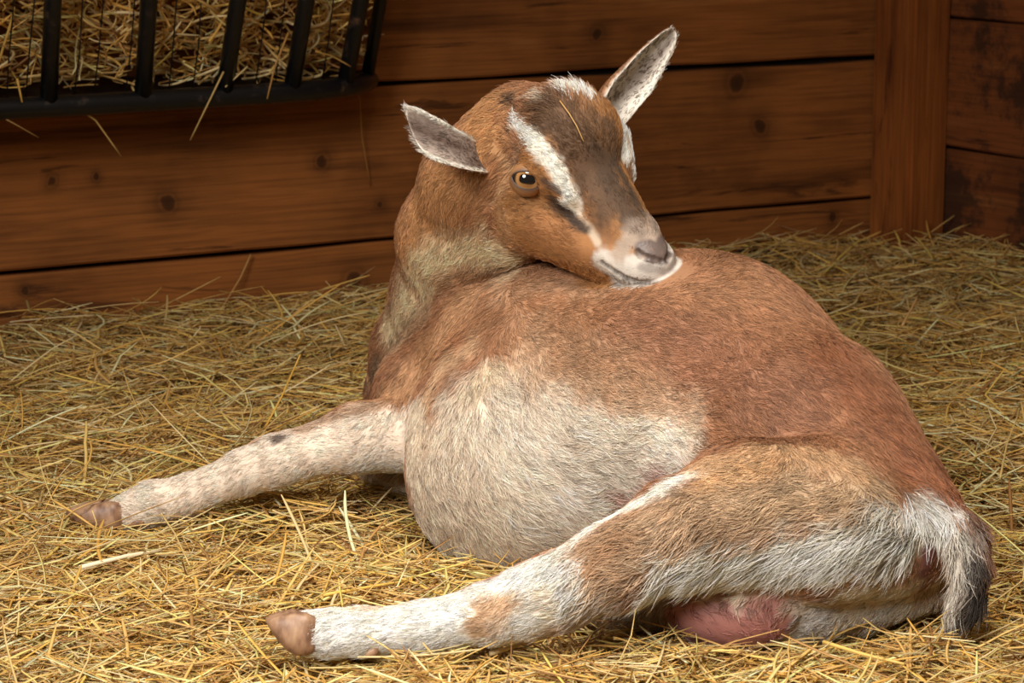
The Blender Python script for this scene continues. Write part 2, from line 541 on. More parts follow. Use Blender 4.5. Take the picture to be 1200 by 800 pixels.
# ------------------------------------------------------------------ the goat: one continuous surface from a distance field
D0 = 2.87                                    # depth of the point midway between the eyes
HS = D0 / FPX                                # head unit (metres)
HO = P(679, 187, D0)
_R = np.array([-0.75, -0.27, 0.60]); _F = np.array([0.58, -0.70, 0.41])
_R /= np.linalg.norm(_R)
_F -= _R * (_F @ _R); _F /= np.linalg.norm(_F)
_U = np.cross(_R, _F)
to_world = lambda v: v[0] * RT + v[1] * UP - v[2] * FW
HR, HF, HU = to_world(_R), to_world(_F), to_world(_U)


def H(r, f, u):
    """head frame: r to the goat's right, f to the nose, u out of the forehead"""
    return HO + HS * (r * HR + f * HF + u * HU)


def head_local(p):
    q = (np.asarray(p) - HO) / HS
    return np.stack([q @ HR, q @ HF, q @ HU], -1)


PRIMS = []                                   # (kind, data, blend, sign, group)
GROUP = 'b'                                  # b body, n neck (in both), h head: head and body only touch, they do not melt together


def cone(a, b, r1, r2, k=0.025, sign=1):
    PRIMS.append(('cone', (np.array(a), np.array(b), r1, r2), k, sign, GROUP))


def ell(c, axes, radii, k=0.02, sign=1):
    PRIMS.append(('ell', (np.array(c), np.array(axes), np.array(radii)), k, sign, GROUP))


def chain(pts, k=0.025, sign=1):
    """round cones through (px, py, depth, radius in px)"""
    for (x0, y0, d0, r0), (x1, y1, d1, r1) in zip(pts, pts[1:]):
        cone(P(x0, y0, d0), P(x1, y1, d1), r0 * d0 / FPX, r1 * d1 / FPX, k, sign)


CAMAX = np.array([RT, UP, -FW])
HAX = np.array([HR, HF, HU])


def pell(px, py, d, rx, ry, rz, k=0.02, sign=1, roll=0):
    c, s = math.cos(math.radians(roll)), math.sin(math.radians(roll))
    ax = np.array([c * RT + s * UP, -s * RT + c * UP, -FW])
    ell(P(px, py, d), ax, np.array([rx, ry, rz]) * d / FPX, k, sign)


def hcone(a, b, r1, r2, k=12, sign=1):
    cone(H(*a), H(*b), r1 * HS, r2 * HS, k * HS, sign)
    if (a[0] or b[0]):
        cone(H(-a[0], a[1], a[2]), H(-b[0], b[1], b[2]), r1 * HS, r2 * HS, k * HS, sign)


def hell(c, radii, k=10, sign=1, rot=None):
    for s in ((1, -1) if c[0] else (1,)):
        ax = HAX.copy()
        if rot is not None:
            M = np.array(Matrix.Rotation(math.radians(rot[0]), 3, 'X') @ Matrix.Rotation(math.radians(rot[1] * s), 3, 'Y') @ Matrix.Rotation(math.radians(rot[2] * s), 3, 'Z'))
            ax = M.T @ HAX
        ell(H(c[0] * s, c[1], c[2]), ax, np.array(radii) * HS, k * HS, sign)


# torso: from brisket to rump
chain([(600, 502, 2.99, 118), (612, 545, 2.95, 125), (700, 500, 2.97, 150), (765, 490, 2.95, 176), (820, 482, 2.90, 177)], 0.05)
chain([(820, 482, 2.90, 176), (926, 534, 2.76, 141), (1000, 590, 2.68, 106), (1072, 622, 2.63, 62)], 0.04)
chain([(640, 452, 3.03, 122), (765, 490, 2.95, 170)], 0.04)
# shoulder and brisket
chain([(590, 404, 3.03, 80), (650, 404, 2.97, 88), (720, 404, 2.95, 84)], 0.03)
chain([(562, 418, 3.10, 88), (505, 462, 3.10, 62)], 0.035)
chain([(505, 462, 3.13, 62), (500, 500, 3.06, 52)], 0.03)
# neck
GROUP = 'n'
chain([(592, 184, 2.96, 66), (562, 216, 3.00, 65), (535, 275, 3.06, 65), (522, 345, 3.14, 60), (492, 410, 3.22, 53), (482, 460, 3.25, 54)], 0.02)
GROUP = 'h'
cone(H(10, -15, -78), P(572, 285, 3.02), 0.050, 0.040, 0.03)
cone(H(10, -15, -78), P(560, 320, 3.08), 0.045, 0.040, 0.03)
GROUP = 'b'
# near front leg stretched out
chain([(500, 505, 3.05, 50), (420, 513, 3.02, 39), (345, 534, 3.00, 28), (322, 540, 3.00, 29), (290, 552, 3.0, 26),
       (222, 579, 3.01, 22), (180, 590, 3.01, 25), (158, 598, 3.01, 21), (134, 603, 3.01, 17)], 0.012)
# far front leg folded under
chain([(540, 560, 3.08, 34), (470, 548, 3.14, 24), (440, 545, 3.18, 18)], 0.01)
# near hind leg: thigh, gaskin, cannon
chain([(1030, 628, 2.60, 70), (960, 610, 2.58, 90), (880, 600, 2.56, 78), (800, 622, 2.52, 62)], 0.03)
chain([(800, 622, 2.52, 62), (722, 662, 2.49, 50), (655, 692, 2.48, 44), (622, 704, 2.475, 41), (580, 717, 2.475, 35),
       (500, 734, 2.48, 28), (425, 740, 2.485, 26), (392, 742, 2.485, 26), (366, 742, 2.485, 23), (356, 742, 2.485, 20)], 0.012)
# far hind leg beneath, udder
chain([(1085, 678, 2.66, 36), (1010, 706, 2.64, 34), (935, 722, 2.60, 36)], 0.012)
chain([(800, 700, 2.62, 40), (740, 712, 2.62, 26), (690, 712, 2.63, 18)], 0.012)
pell(862, 714, 2.585, 84, 47, 60, 0.012)
# tail
chain([(1095, 598, 2.60, 30), (1128, 628, 2.57, 24), (1138, 665, 2.555, 20), (1134, 705, 2.55, 17), (1120, 735, 2.55, 8)], 0.012)
pell(1088, 655, 2.545, 16, 26, 14, 0.01, -1)

GROUP = 'h'

# head
hell((0, -25, 18), (62, 62, 52), 14)                   # cranium
hell((0, -46, 38), (34, 32, 30), 14)                   # crown
hcone((48, -4, -2), (40, 35, -8), 31, 18, 16)            # orbits
hcone((52, -4, 14), (42, 24, 8), 14, 12, 16)          # brow ridge
hcone((0, 10, -8), (0, 118, -20), 45, 30, 14)          # bridge of the nose
hcone((0, 118, -18), (0, 150, -26), 28, 23, 12)
hcone((40, 5, -68), (22, 90, -52), 42, 28, 20)         # cheeks
hcone((28, -5, -98), (12, 120, -66), 38, 20, 18)        # jaw
hell((0, 149, -26), (33, 27, 28), 10)                  # muzzle
hcone((30, 112, -40), (18, 150, -36), 14, 17, 16)
hcone((15, 148, -34), (8, 163, -30), 18, 14, 12)       # upper lips
hcone((18, 112, -66), (2, 152, -59), 18, 16, 8)        # lower lip and chin
hcone((0, -60, -10), (0, -90, -40), 55, 60, 20)        # back of the skull into the neck

def field_prim(kind, data, X):
    if kind == 'cone':
        a, b, r1, r2 = data
        ab = b - a
        L2 = float(ab @ ab) + 1e-12
        q = [X[i] - np.float32(a[i]) for i in range(3)]
        t = np.clip((q[0] * np.float32(ab[0]) + q[1] * np.float32(ab[1]) + q[2] * np.float32(ab[2])) / np.float32(L2), 0, 1)
        s = (q[0] - t * np.float32(ab[0])) ** 2 + (q[1] - t * np.float32(ab[1])) ** 2 + (q[2] - t * np.float32(ab[2])) ** 2
        return np.sqrt(s) - (np.float32(r1) + t * np.float32(r2 - r1))
    c, ax, r = data
    q = [X[i] - np.float32(c[i]) for i in range(3)]
    k0 = 0
    k1 = 0
    for j in range(3):
        l = q[0] * np.float32(ax[j][0]) + q[1] * np.float32(ax[j][1]) + q[2] * np.float32(ax[j][2])
        k0 = k0 + (l / np.float32(r[j])) ** 2
        k1 = k1 + (l / np.float32(r[j] ** 2)) ** 2
    k0 = np.sqrt(k0)
    k1 = np.sqrt(k1) + np.float32(1e-6)
    return k0 * (k0 - 1) / k1


def combine(D, d, k, sign):
    k = np.float32(k)
    if sign > 0:
        h = np.maximum(k - np.abs(D - d), 0) / k
        return np.minimum(D, d) - h * h * k * np.float32(0.25)
    d = -d
    h = np.maximum(k - np.abs(D - d), 0) / k
    return np.maximum(D, d) + h * h * k * np.float32(0.25)


def bounds(kind, data):
    if kind == 'cone':
        a, b, r1, r2 = data
        return np.minimum(a - r1, b - r2), np.maximum(a + r1, b + r2)
    c, ax, r = data
    return c - r.max(), c + r.max()


def field_at(pts):
    X = [pts[:, i].astype(np.float32) for i in range(3)]
    out = []
    for groups in ('bn', 'nh'):
        D = np.full(len(pts), 1.0, np.float32)
        for kind, data, k, sign, g in PRIMS:
            if g in groups:
                D = combine(D, field_prim(kind, data, X), k, sign)
        out.append(D)
    return combine(out[0], out[1], JOIN_K, 1)


JOIN_K = 0.003



def trace(px, py, push=0.0):
    """the skin point seen at a pixel, by walking the field"""
    v = ray(px, py); t = 2.0
    for _ in range(90):
        d = float(field_at((CAM + v * t)[None])[0])
        t += max(d * 0.8, 0.0004)
        if d < 0.0006:
            break
    return CAM + v * (t + push)


def mirror_h(p):
    l = (np.asarray(p) - HO) @ np.array([HR, HF, HU]).T / HS
    return H(-l[0], l[1], l[2])


# mouth line, nostrils and eye sockets, found on the visible side and mirrored
MOUTH = [trace(*q) for q in ((706, 308), (715, 315), (726, 322), (739, 328), (752, 331.5), (766, 332), (780, 329))]
NOSTRIL = [trace(*q) for q in ((747, 295), (751, 299), (758, 302), (767, 304), (775, 306))]
EYE = trace(618, 210)
for pts, r_a, k_ in ((MOUTH, 0.0024, 0.003), (NOSTRIL, 0.0036, 0.003)):
    for a_, b_ in zip(pts, pts[1:]):
        cone(a_, b_, r_a, r_a, k_, -1)
        cone(mirror_h(a_), mirror_h(b_), r_a, r_a, k_, -1)
EYE_OUT = unit_(0.62 * HR + 0.47 * HF + 0.62 * HU)
EYE_C = EYE - EYE_OUT * 0.0134
for c_, o_ in ((EYE_C, 1), (mirror_h(EYE_C), -1)):
    out_ = unit_(0.62 * o_ * HR + 0.47 * HF + 0.62 * HU)
    sl_ = -0.70 * o_ * HR + 0.68 * HF + 0.20 * HU
    sl_ = unit_(sl_ - out_ * (sl_ @ out_))
    ell(c_ + out_ * 0.006, np.array([sl_, np.cross(out_, sl_), out_]), (0.0165, 0.0130, 0.0150), 0.003, -1)

VOX = 0.0032
lo = np.min([bounds(p[0], p[1])[0] for p in PRIMS if p[3] > 0], 0) - 3 * VOX
hi = np.max([bounds(p[0], p[1])[1] for p in PRIMS if p[3] > 0], 0) + 3 * VOX
dims = np.ceil((hi - lo) / VOX).astype(int) + 1
axs = [(lo[i] + VOX * np.arange(dims[i])).astype(np.float32) for i in range(3)]
G = None
for groups in ('bn', 'nh'):
    G1 = np.full(dims, 1.0, np.float32)
    for kind, data, k, sign, g in PRIMS:
        if g not in groups:
            continue
        b0, b1 = bounds(kind, data)
        m = k + 2 * VOX
        i0 = np.clip(np.floor((b0 - m - lo) / VOX).astype(int), 0, dims)
        i1 = np.clip(np.ceil((b1 + m - lo) / VOX).astype(int) + 1, 0, dims)
        sl = tuple(slice(i0[i], i1[i]) for i in range(3))
        X = [axs[0][sl[0]][:, None, None], axs[1][sl[1]][None, :, None], axs[2][sl[2]][None, None, :]]
        G1[sl] = combine(G1[sl], field_prim(kind, data, X), k, sign)
    G = G1 if G is None else combine(G, G1, JOIN_K, 1)
del G1


def surface_nets(G):
    ins = G < 0
    nx, ny, nz = G.shape
    cnt = np.zeros((nx - 1, ny - 1, nz - 1), np.uint8)
    for a in (0, 1):
        for b in (0, 1):
            for c in (0, 1):
                cnt += ins[a:nx - 1 + a, b:ny - 1 + b, c:nz - 1 + c]
    act = np.argwhere((cnt > 0) & (cnt < 8))
    idx = np.full(cnt.shape, -1, np.int32)
    idx[act[:, 0], act[:, 1], act[:, 2]] = np.arange(len(act))
    acc = np.zeros((len(act), 3))
    n = np.zeros(len(act))
    for axis in range(3):
        o1, o2 = [i for i in range(3) if i != axis]
        for u in (0, 1):
            for v in (0, 1):
                p = act.copy(); p[:, o1] += u; p[:, o2] += v
                q = p.copy(); q[:, axis] += 1
                gp = G[p[:, 0], p[:, 1], p[:, 2]]; gq = G[q[:, 0], q[:, 1], q[:, 2]]
                cr = (gp < 0) != (gq < 0)
                t = np.where(cr, gp / np.where(cr, gp - gq, 1), 0)
                pos = p.astype(float); pos[:, axis] += t
                acc[cr] += pos[cr]; n[cr] += 1
    verts = acc / n[:, None]
    quads = []
    for axis in range(3):
        o1, o2 = [(1, 2), (2, 0), (0, 1)][axis]
        sl0 = [slice(1, -1)] * 3; sl1 = [slice(1, -1)] * 3
        sl0[axis] = slice(0, -1); sl1[axis] = slice(1, None)
        a, b = ins[tuple(sl0)], ins[tuple(sl1)]
        e = np.argwhere(a != b)
        fl = a[e[:, 0], e[:, 1], e[:, 2]]
        base = e + 1
        base[:, axis] -= 1
        def cell(u, v):
            c = base.copy(); c[:, o1] += u; c[:, o2] += v
            return idx[c[:, 0], c[:, 1], c[:, 2]]
        q = np.stack([cell(-1, -1), cell(0, -1), cell(0, 0), cell(-1, 0)], 1)
        q[~fl] = q[~fl][:, ::-1]
        quads.append(q)
    return verts, np.concatenate(quads)


V, Q = surface_nets(G)
V = lo + V * VOX
del G


def snap(V, n=2):
    e = 0.0008
    for _ in range(n):
        d = field_at(V)
        g = np.stack([field_at(V + np.eye(3)[i] * e) - field_at(V - np.eye(3)[i] * e) for i in range(3)], 1) / (2 * e)
        g2 = np.maximum((g * g).sum(1), 0.2)
        V = V - g * np.clip(d / g2, -0.003, 0.003)[:, None]
    return V


bm = bmesh.new()
me0 = mesh_np('tmp', V, Q)
bm.from_mesh(me0)
bpy.data.meshes.remove(me0)
# the head is cut once finer and fitted to the field again
bm.verts.ensure_lookup_table()
hl = head_local(V)
is_head = (np.abs(hl[:, 0]) < 80) & (hl[:, 1] > -45) & (hl[:, 1] < 185) & (hl[:, 2] > -95) & (hl[:, 2] < 90) & (V @ FW - CAM @ FW < 3.2)
is_head &= (hl[:, 2] > -75) | (hl[:, 1] > 60)
edges = [e for e in bm.edges if is_head[e.verts[0].index] and is_head[e.verts[1].index]]
bmesh.ops.subdivide_edges(bm, edges=edges, cuts=1, use_grid_fill=True)
bmesh.ops.triangulate(bm, faces=[f for f in bm.faces if len(f.verts) > 4])
co = np.array([v.co for v in bm.verts])
hl = head_local(co)
sel = np.where((np.abs(hl[:, 0]) < 85) & (hl[:, 1] > -50) & (hl[:, 1] < 190) & (hl[:, 2] > -100) & (hl[:, 2] < 95))[0]
co[sel] = snap(co[sel])
for v, c in zip(bm.verts, co):
    v.co = c


# ---- ears, joined to the same surface at their roots
def ear(bm, spine, side, out, widths, cup, thick=0.0045):
    """spine: points root to tip; side: across; out: where the hollow opens; widths in m; cup: how far the rims rise"""
    nu, nv = 22, 15
    sp = [np.array(p) for p in spine]
    def curve(t):
        x = t * (len(sp) - 1); i = min(int(x), len(sp) - 2); f = x - i
        p0 = sp[max(i - 1, 0)]; p1 = sp[i]; p2 = sp[i + 1]; p3 = sp[min(i + 2, len(sp) - 1)]
        return 0.5 * (2 * p1 + (p2 - p0) * f + (2 * p0 - 5 * p1 + 4 * p2 - p3) * f * f + (3 * p1 - p0 - 3 * p2 + p3) * f ** 3)
    grid = {}
    for layer in (0, 1):
        for i in range(nu + 1):
            t = i / nu
            tt = 1 - (1 - t) ** 1.6
            c = curve(tt)
            w = np.interp(tt, np.linspace(0, 1, len(widths)), widths)
            if tt > 0.86:
                w *= math.sqrt(max(0.0, 1 - ((tt - 0.86) / 0.14) ** 2)) * 0.97 + 0.03
            cu = np.interp(tt, [0, 0.3, 0.7, 1], cup)
            for j in range(nv + 1):
                v = j / nv * 2 - 1
                a = v * cu
                s_ = math.sin(a) / max(math.sin(cu), 0.3) if cu > 0.05 else v
                h = (1 - math.cos(a)) / max(math.sin(cu), 0.3)
                edge = math.sqrt(max(0, 1 - abs(v) ** 3)) * 0.8 + 0.2
                p = c + side * w * s_ + out * (w * h)
                nrm = out * math.cos(a) - side * math.sin(a)
                p = p - nrm * thick * layer * edge * (0.4 + 0.6 * (1 - tt) + 0.25)
                grid[layer, i, j] = bm.verts.new(p)
    fs = []
    for i in range(nu):
        for j in range(nv):
            g = grid
            fs.append(bm.faces.new((g[0, i, j], g[0, i + 1, j], g[0, i + 1, j + 1], g[0, i, j + 1])))
            fs.append(bm.faces.new((g[1, i, j + 1], g[1, i + 1, j + 1], g[1, i + 1, j], g[1, i, j])))
        fs.append(bm.faces.new((grid[0, i, 0], grid[1, i, 0], grid[1, i + 1, 0], grid[0, i + 1, 0])))
        fs.append(bm.faces.new((grid[0, i + 1, nv], grid[1, i + 1, nv], grid[1, i, nv], grid[0, i, nv])))
    for j in range(nv):
        fs.append(bm.faces.new((grid[0, nu, j], grid[1, nu, j], grid[1, nu, j + 1], grid[0, nu, j + 1])))
    # orient: inner layer faces 'out'
    f = fs[(nu // 2) * nv * 2 + nv]
    f.normal_update()
    return fs


def unit(v):
    v = np.asarray(v, float)
    return v / np.linalg.norm(v)


ear_faces = []
n_body = len(bm.verts)
px1 = 1 / 977
# ear on the goat's right (left in the picture)
sp1 = [P(582, 191, 2.97), P(562, 184, 2.90), P(532, 172, 2.865), P(504, 160, 2.86), P(481, 150, 2.865)]
side1 = unit(to_world((0.35, -0.93, 0.05)))
out1 = unit(to_world((-0.10, 0.10, 1.0)))
ear_faces += ear(bm, sp1, side1, out1, np.array([12, 20, 28, 32, 27]) * px1, (1.5, 1.1, 0.65, 0.35))
n_ear1 = len(bm.verts)
# ear on the goat's left (right in the picture)
sp2 = [P(700, 134, 2.94), P(716, 112, 2.95), P(742, 86, 2.96), P(768, 59, 2.97), P(791, 36, 2.98)]
ax2 = unit(sp2[4] - sp2[0])
side2 = unit(np.cross(ax2, unit(to_world((0.72, -0.15, 0.66)))))
out2 = unit(np.cross(side2, ax2))
ear_faces += ear(bm, sp2, side2, out2, np.array([22, 26, 26, 19, 9]) * px1, (1.6, 1.3, 0.9, 0.5))
bm.normal_update()
me = bpy.data.meshes.new('body')
bm.to_mesh(me)
bm.free()
me.polygons.foreach_set('use_smooth', np.ones(len(me.polygons), bool))
me.update()
print('goat verts', len(me.vertices))

# ------------------------------------------------------------------ coat: colour, lie and length of the hair, pinned to points of the skin
nv_ = len(me.vertices)
CO = np.empty(nv_ * 3, np.float32); me.vertices.foreach_get('co', CO); CO = CO.reshape(-1, 3).astype(float)
bvh = BVHTree.FromPolygons([tuple(c) for c in CO], [tuple(p.vertices) for p in me.polygons])


def hit(px, py):
    v = ray(px, py)
    h = bvh.ray_cast(Vector(CAM), Vector(v), 8)
    return np.array(h[0]) if h[0] is not None else None


def mirror_head(p):
    l = head_local(p)
    return H(-l[0], l[1], l[2])


def dense(pts, step):
    out = []
    for a, b in zip(pts, pts[1:]):
        n = max(1, int(math.hypot(b[0] - a[0], b[1] - a[1]) / step))
        out += [(a[0] + (b[0] - a[0]) * i / n, a[1] + (b[1] - a[1]) * i / n) for i in range(n)]
    return out + [pts[-1]]


n_edge = Noise(28, 10, 3); n_fine = Noise(90, 10, 4); n_big = Noise(9, 8, 5)
EDGE = 0.14 * n_edge(CO) + 0.07 * n_fine(CO)
X_ = [CO[:, i].astype(np.float32) for i in range(3)]
d_body = np.min([field_prim(k_, d_, X_) for k_, d_, _b, s_, g_ in PRIMS if s_ > 0 and g_ in 'bn'], 0)
d_head = np.min([field_prim(k_, d_, X_) for k_, d_, _b, s_, g_ in PRIMS if s_ > 0 and g_ == 'h'], 0)
is_hd = np.clip((d_body - d_head - 0.0005) / 0.003, 0, 1)
COLR = np.tile(lin((164, 112, 76)), (nv_, 1))
ear1 = slice(n_body, n_ear1)
ear2 = slice(n_ear1, nv_)


def spread(pts3, r, lo_=0.45):
    """0..1 by nearness to a set of points, ragged at the edge"""
    d = np.full(nv_, 9.0)
    for p in pts3:
        d = np.minimum(d, ((CO - p) ** 2).sum(1))
    d = np.sqrt(d) / r + EDGE
    return np.clip((1 - d) / (1 - lo_), 0, 1)


def stroke(pts, r, col, op=1.0, lo_=0.2, head=False, mirror=True, ears=False):
    h3 = [hit(*p) for p in dense(pts, max(2.5, r * 0.35))]
    h3 = [p for p in h3 if p is not None]
    if head and mirror:
        h3 = h3 + [mirror_head(p) for p in h3]
    w = spread(h3, r / 1000, lo_)
    w = (w * w * (3 - 2 * w) * op)
    if head:
        w *= is_hd
    if not ears:
        w[n_body:] = 0
    COLR[:] = COLR * (1 - w[:, None]) + lin(col) * w[:, None]


low = np.clip((0.075 - CO[:, 2] + 0.012 * n_edge(CO)) / 0.04, 0, 1); low[n_body:] = 0
COLR = COLR * (1 - low[:, None]) + lin((226, 206, 186)) * low[:, None]
# torso
stroke([(560, 350), (640, 345), (760, 350), (870, 330)], 80, (178, 126, 86), 0.8)
stroke([(740, 400), (850, 430), (930, 470)], 90, (156, 106, 78), 0.8)
stroke([(980, 420), (1050, 500), (1100, 570)], 80, (146, 90, 56), 0.95)
stroke([(620, 400), (680, 420), (740, 450)], 60, (186, 142, 106), 0.8)
stroke([(560, 500), (535, 560), (580, 640), (640, 600)], 100, (214, 192, 170), 1.0, 0.6)
stroke([(600, 450), (590, 500), (700, 515), (790, 510)], 50, (222, 204, 186), 1.0, 0.3)
stroke([(610, 420), (660, 455), (730, 480), (800, 490)], 46, (206, 168, 134), 0.8, 0.05)
stroke([(640, 470), (720, 505), (790, 515)], 34, (230, 212, 194), 0.9, 0.1)
stroke([(620, 600), (700, 570), (780, 545)], 48, (226, 210, 198), 0.9)
stroke([(725, 585), (760, 563)], 28, (196, 152, 142), 0.8)
stroke([(545, 350), (510, 400), (480, 450), (440, 475)], 50, (196, 146, 102), 0.9)
stroke([(560, 400), (520, 430), (500, 470), (490, 520)], 30, (212, 172, 132), 0.8, 0.0)
stroke([(590, 345), (640, 335), (700, 345)], 22, (184, 140, 104), 0.8)
stroke([(575, 432), (560, 450)], 26, (224, 198, 164), 0.7, 0.0)
stroke([(600, 540), (640, 530), (680, 540), (720, 548)], 42, (220, 204, 188), 1.0, 0.3)
stroke([(560, 490), (580, 530), (620, 600)], 40, (222, 204, 184), 0.8, 0.1)
stroke([(486, 480), (482, 540), (500, 610), (560, 662)], 40, (212, 190, 166), 1.0, 0.5)
# neck
stroke([(560, 150), (520, 220), (500, 260), (490, 290)], 80, (198, 142, 88), 1.0)
stroke([(590, 300), (540, 290), (505, 310), (480, 350), (460, 385)], 48, (228, 200, 160), 1.0)
stroke([(500, 370), (470, 400), (445, 430)], 24, (180, 140, 105), 0.8)
stroke([(445, 420), (432, 445)], 16, (124, 102, 82), 0.7)
# front legs
stroke([(470, 515), (420, 520), (340, 540), (250, 570), (150, 600), (100, 603)], 62, (228, 206, 188), 1.0, 0.6)
stroke([(440, 548), (465, 552)], 40, (232, 220, 208), 1.0)
stroke([(440, 476), (400, 484), (355, 503)], 16, (182, 144, 112), 0.8, 0.2)
stroke([(334, 511), (327, 514)], 11, (84, 66, 56), 0.9, 0.3)
stroke([(120, 598), (95, 602)], 26, (190, 156, 132), 0.8)
# hind leg
stroke([(1010, 585), (950, 575), (900, 590), (840, 605), (780, 630)], 66, (202, 168, 132), 1.0)
stroke([(720, 650), (690, 670), (660, 690)], 50, (206, 172, 136), 1.0)
stroke([(900, 540), (840, 562)], 30, (212, 166, 116), 0.9)
stroke([(850, 625), (790, 645), (740, 655)], 46, (190, 156, 124), 0.9)
stroke([(740, 632), (705, 655), (675, 668)], 24, (188, 142, 102), 0.8)
stroke([(760, 660), (720, 690)], 26, (206, 170, 136), 0.8)
stroke([(830, 548), (770, 576), (705, 611), (645, 652), (590, 690)], 17, (238, 226, 212), 1.0, 0.2)
stroke([(640, 690), (560, 725), (460, 738), (350, 745)], 54, (238, 228, 218), 1.0, 0.6)
stroke([(600, 705), (575, 715), (565, 735)], 24, (208, 164, 120), 0.9)
stroke([(650, 690), (660, 715)], 20, (222, 196, 168), 0.7)
stroke([(450, 712), (415, 712)], 10, (216, 178, 140), 0.7)
stroke([(790, 680), (860, 668), (940, 655), (1020, 640), (1085, 610)], 42, (238, 228, 216), 1.0, 0.5)
stroke([(1090, 592), (1112, 600)], 24, (240, 232, 222), 1.0, 0.4)
stroke([(1010, 690), (1060, 690)], 34, (226, 214, 202), 1.0)
stroke([(960, 725), (930, 735)], 34, (214, 206, 202), 1.0)
stroke([(740, 715), (700, 715)], 36, (200, 186, 174), 1.0)
stroke([(810, 735), (860, 742), (900, 738)], 40, (186, 122, 114), 1.0, 0.5)
stroke([(830, 545), (880, 528), (940, 528), (1000, 548)], 26, (204, 160, 116), 0.95, 0.2)
# rump boundary and tail
stroke([(1060, 545), (1100, 560), (1128, 590)], 30, (156, 98, 64), 1.0, 0.5)
stroke([(1140, 605), (1152, 640)], 14, (128, 88, 66), 1.0)
stroke([(1118, 620), (1125, 660), (1118, 700), (1112, 730)], 22, (206, 196, 184), 1.0)
stroke([(1150, 655), (1150, 700), (1142, 735)], 22, (52, 44, 40), 1.0)
stroke([(1090, 650), (1086, 668)], 18, (120, 72, 66), 1.0)

# head (in its own frame; both sides)
hlC = head_local(CO)
in_head = np.clip((hlC[:, 1] + 40) / 30, 0, 1) * np.clip((hlC[:, 2] + 125) / 30, 0, 1) * (np.abs(hlC[:, 0]) < 95) * (hlC[:, 1] < 200)
in_head[n_body:] = 0
in_head *= is_hd
in_head *= (np.sqrt((hlC ** 2).sum(1)) < 210)
COLR[:] = COLR * (1 - in_head[:, None]) + lin((172, 116, 60)) * in_head[:, None]
hs = dict(head=True)
stroke([(640, 270), (680, 290), (700, 300)], 34, (170, 112, 62), 0.8, **hs)
stroke([(585, 240), (595, 280)], 34, (200, 148, 98), 0.8, **hs)
stroke([(590, 190), (590, 215)], 20, (204, 158, 112), 0.8, **hs)
stroke([(572, 210), (576, 232)], 13, (226, 204, 170), 0.8, **hs)
stroke([(675, 220), (700, 255), (714, 276)], 24, (138, 94, 58), 0.9, 0.2, **hs)
stroke([(640, 130), (670, 165), (695, 200), (715, 235)], 33, (104, 74, 50), 1.0, 0.5, head=True, mirror=False)
stroke([(640, 128), (690, 135), (712, 155), (722, 185)], 22, (110, 78, 52), 0.9, head=True, mirror=False)
stroke([(700, 180), (718, 215), (734, 245), (745, 262)], 22, (86, 62, 42), 1.0, 0.2, head=True, mirror=False)
stroke([(720, 190), (735, 215), (752, 250)], 15, (84, 62, 44), 1.0, 0.2, head=True, mirror=False)
stroke([(604, 142), (622, 158), (640, 178), (654, 202), (666, 226), (674, 246)], 14, (240, 230, 216), 1.0, 0.45, **hs)
stroke([(674, 240), (686, 262), (700, 284)], 8, (220, 200, 178), 0.7, 0.2, **hs)
stroke([(726, 130), (732, 155), (733, 185)], 13, (242, 234, 222), 1.0, 0.4, head=True, mirror=False)
stroke([(668, 104), (680, 108), (694, 116)], 15, (240, 230, 216), 1.0, 0.4, head=True, mirror=False)
stroke([(628, 112), (640, 112)], 10, (222, 200, 176), 0.9, head=True, mirror=False)
stroke([(600, 112), (606, 124)], 11, (80, 62, 50), 0.9, head=True, mirror=False)
stroke([(603, 135), (594, 155)], 6, (96, 66, 44), 0.9, head=True, mirror=False)
stroke([(614, 168), (604, 188)], 12, (176, 138, 108), 0.7, **hs)
stroke([(618, 209), (622, 209)], 21, (168, 132, 108), 0.7, 0.2, **hs)
stroke([(638, 213), (648, 219), (656, 226)], 7, (96, 72, 62), 0.9, 0.2, **hs)
stroke([(650, 234), (662, 245), (674, 257), (686, 269)], 10, (74, 56, 44), 1.0, 0.25, **hs)
stroke([(648, 240), (656, 246)], 11, (84, 62, 48), 0.8, 0.2, **hs)
stroke([(712, 308), (730, 314), (748, 316), (780, 322)], 24, (206, 194, 184), 1.0, 0.5, **hs)
stroke([(722, 334), (750, 338), (778, 335)], 15, (188, 178, 170), 1.0, 0.4, **hs)
stroke([(724, 296), (736, 282), (748, 272), (768, 278)], 18, (184, 160, 142), 1.0, 0.3, **hs)
stroke([(740, 264), (752, 272)], 13, (132, 112, 98), 0.7, 0.2, **hs)
stroke([(752, 312), (765, 316), (778, 318)], 8, (150, 136, 130), 0.6, 0.2, **hs)
# bare skin: nose leather, nostrils, lips
BARE = np.zeros(nv_)


def bare(pts, r, col, lo_=0.5, pts3=None):
    h3 = pts3 if pts3 is not None else [p for p in (hit(*q) for q in dense(pts, 3)) if p is not None]
    h3 = h3 + [mirror_head(p) for p in h3]
    d = np.full(nv_, 9.0)
    for p in h3:
        d = np.minimum(d, ((CO - p) ** 2).sum(1))
    d = np.sqrt(d) / (r / 1000) + EDGE * 0.6
    w = np.clip((1 - d) / (1 - lo_), 0, 1) * is_hd
    COLR[:] = COLR * (1 - w[:, None]) + lin(col) * w[:, None]
    BARE[:] = np.maximum(BARE, w)


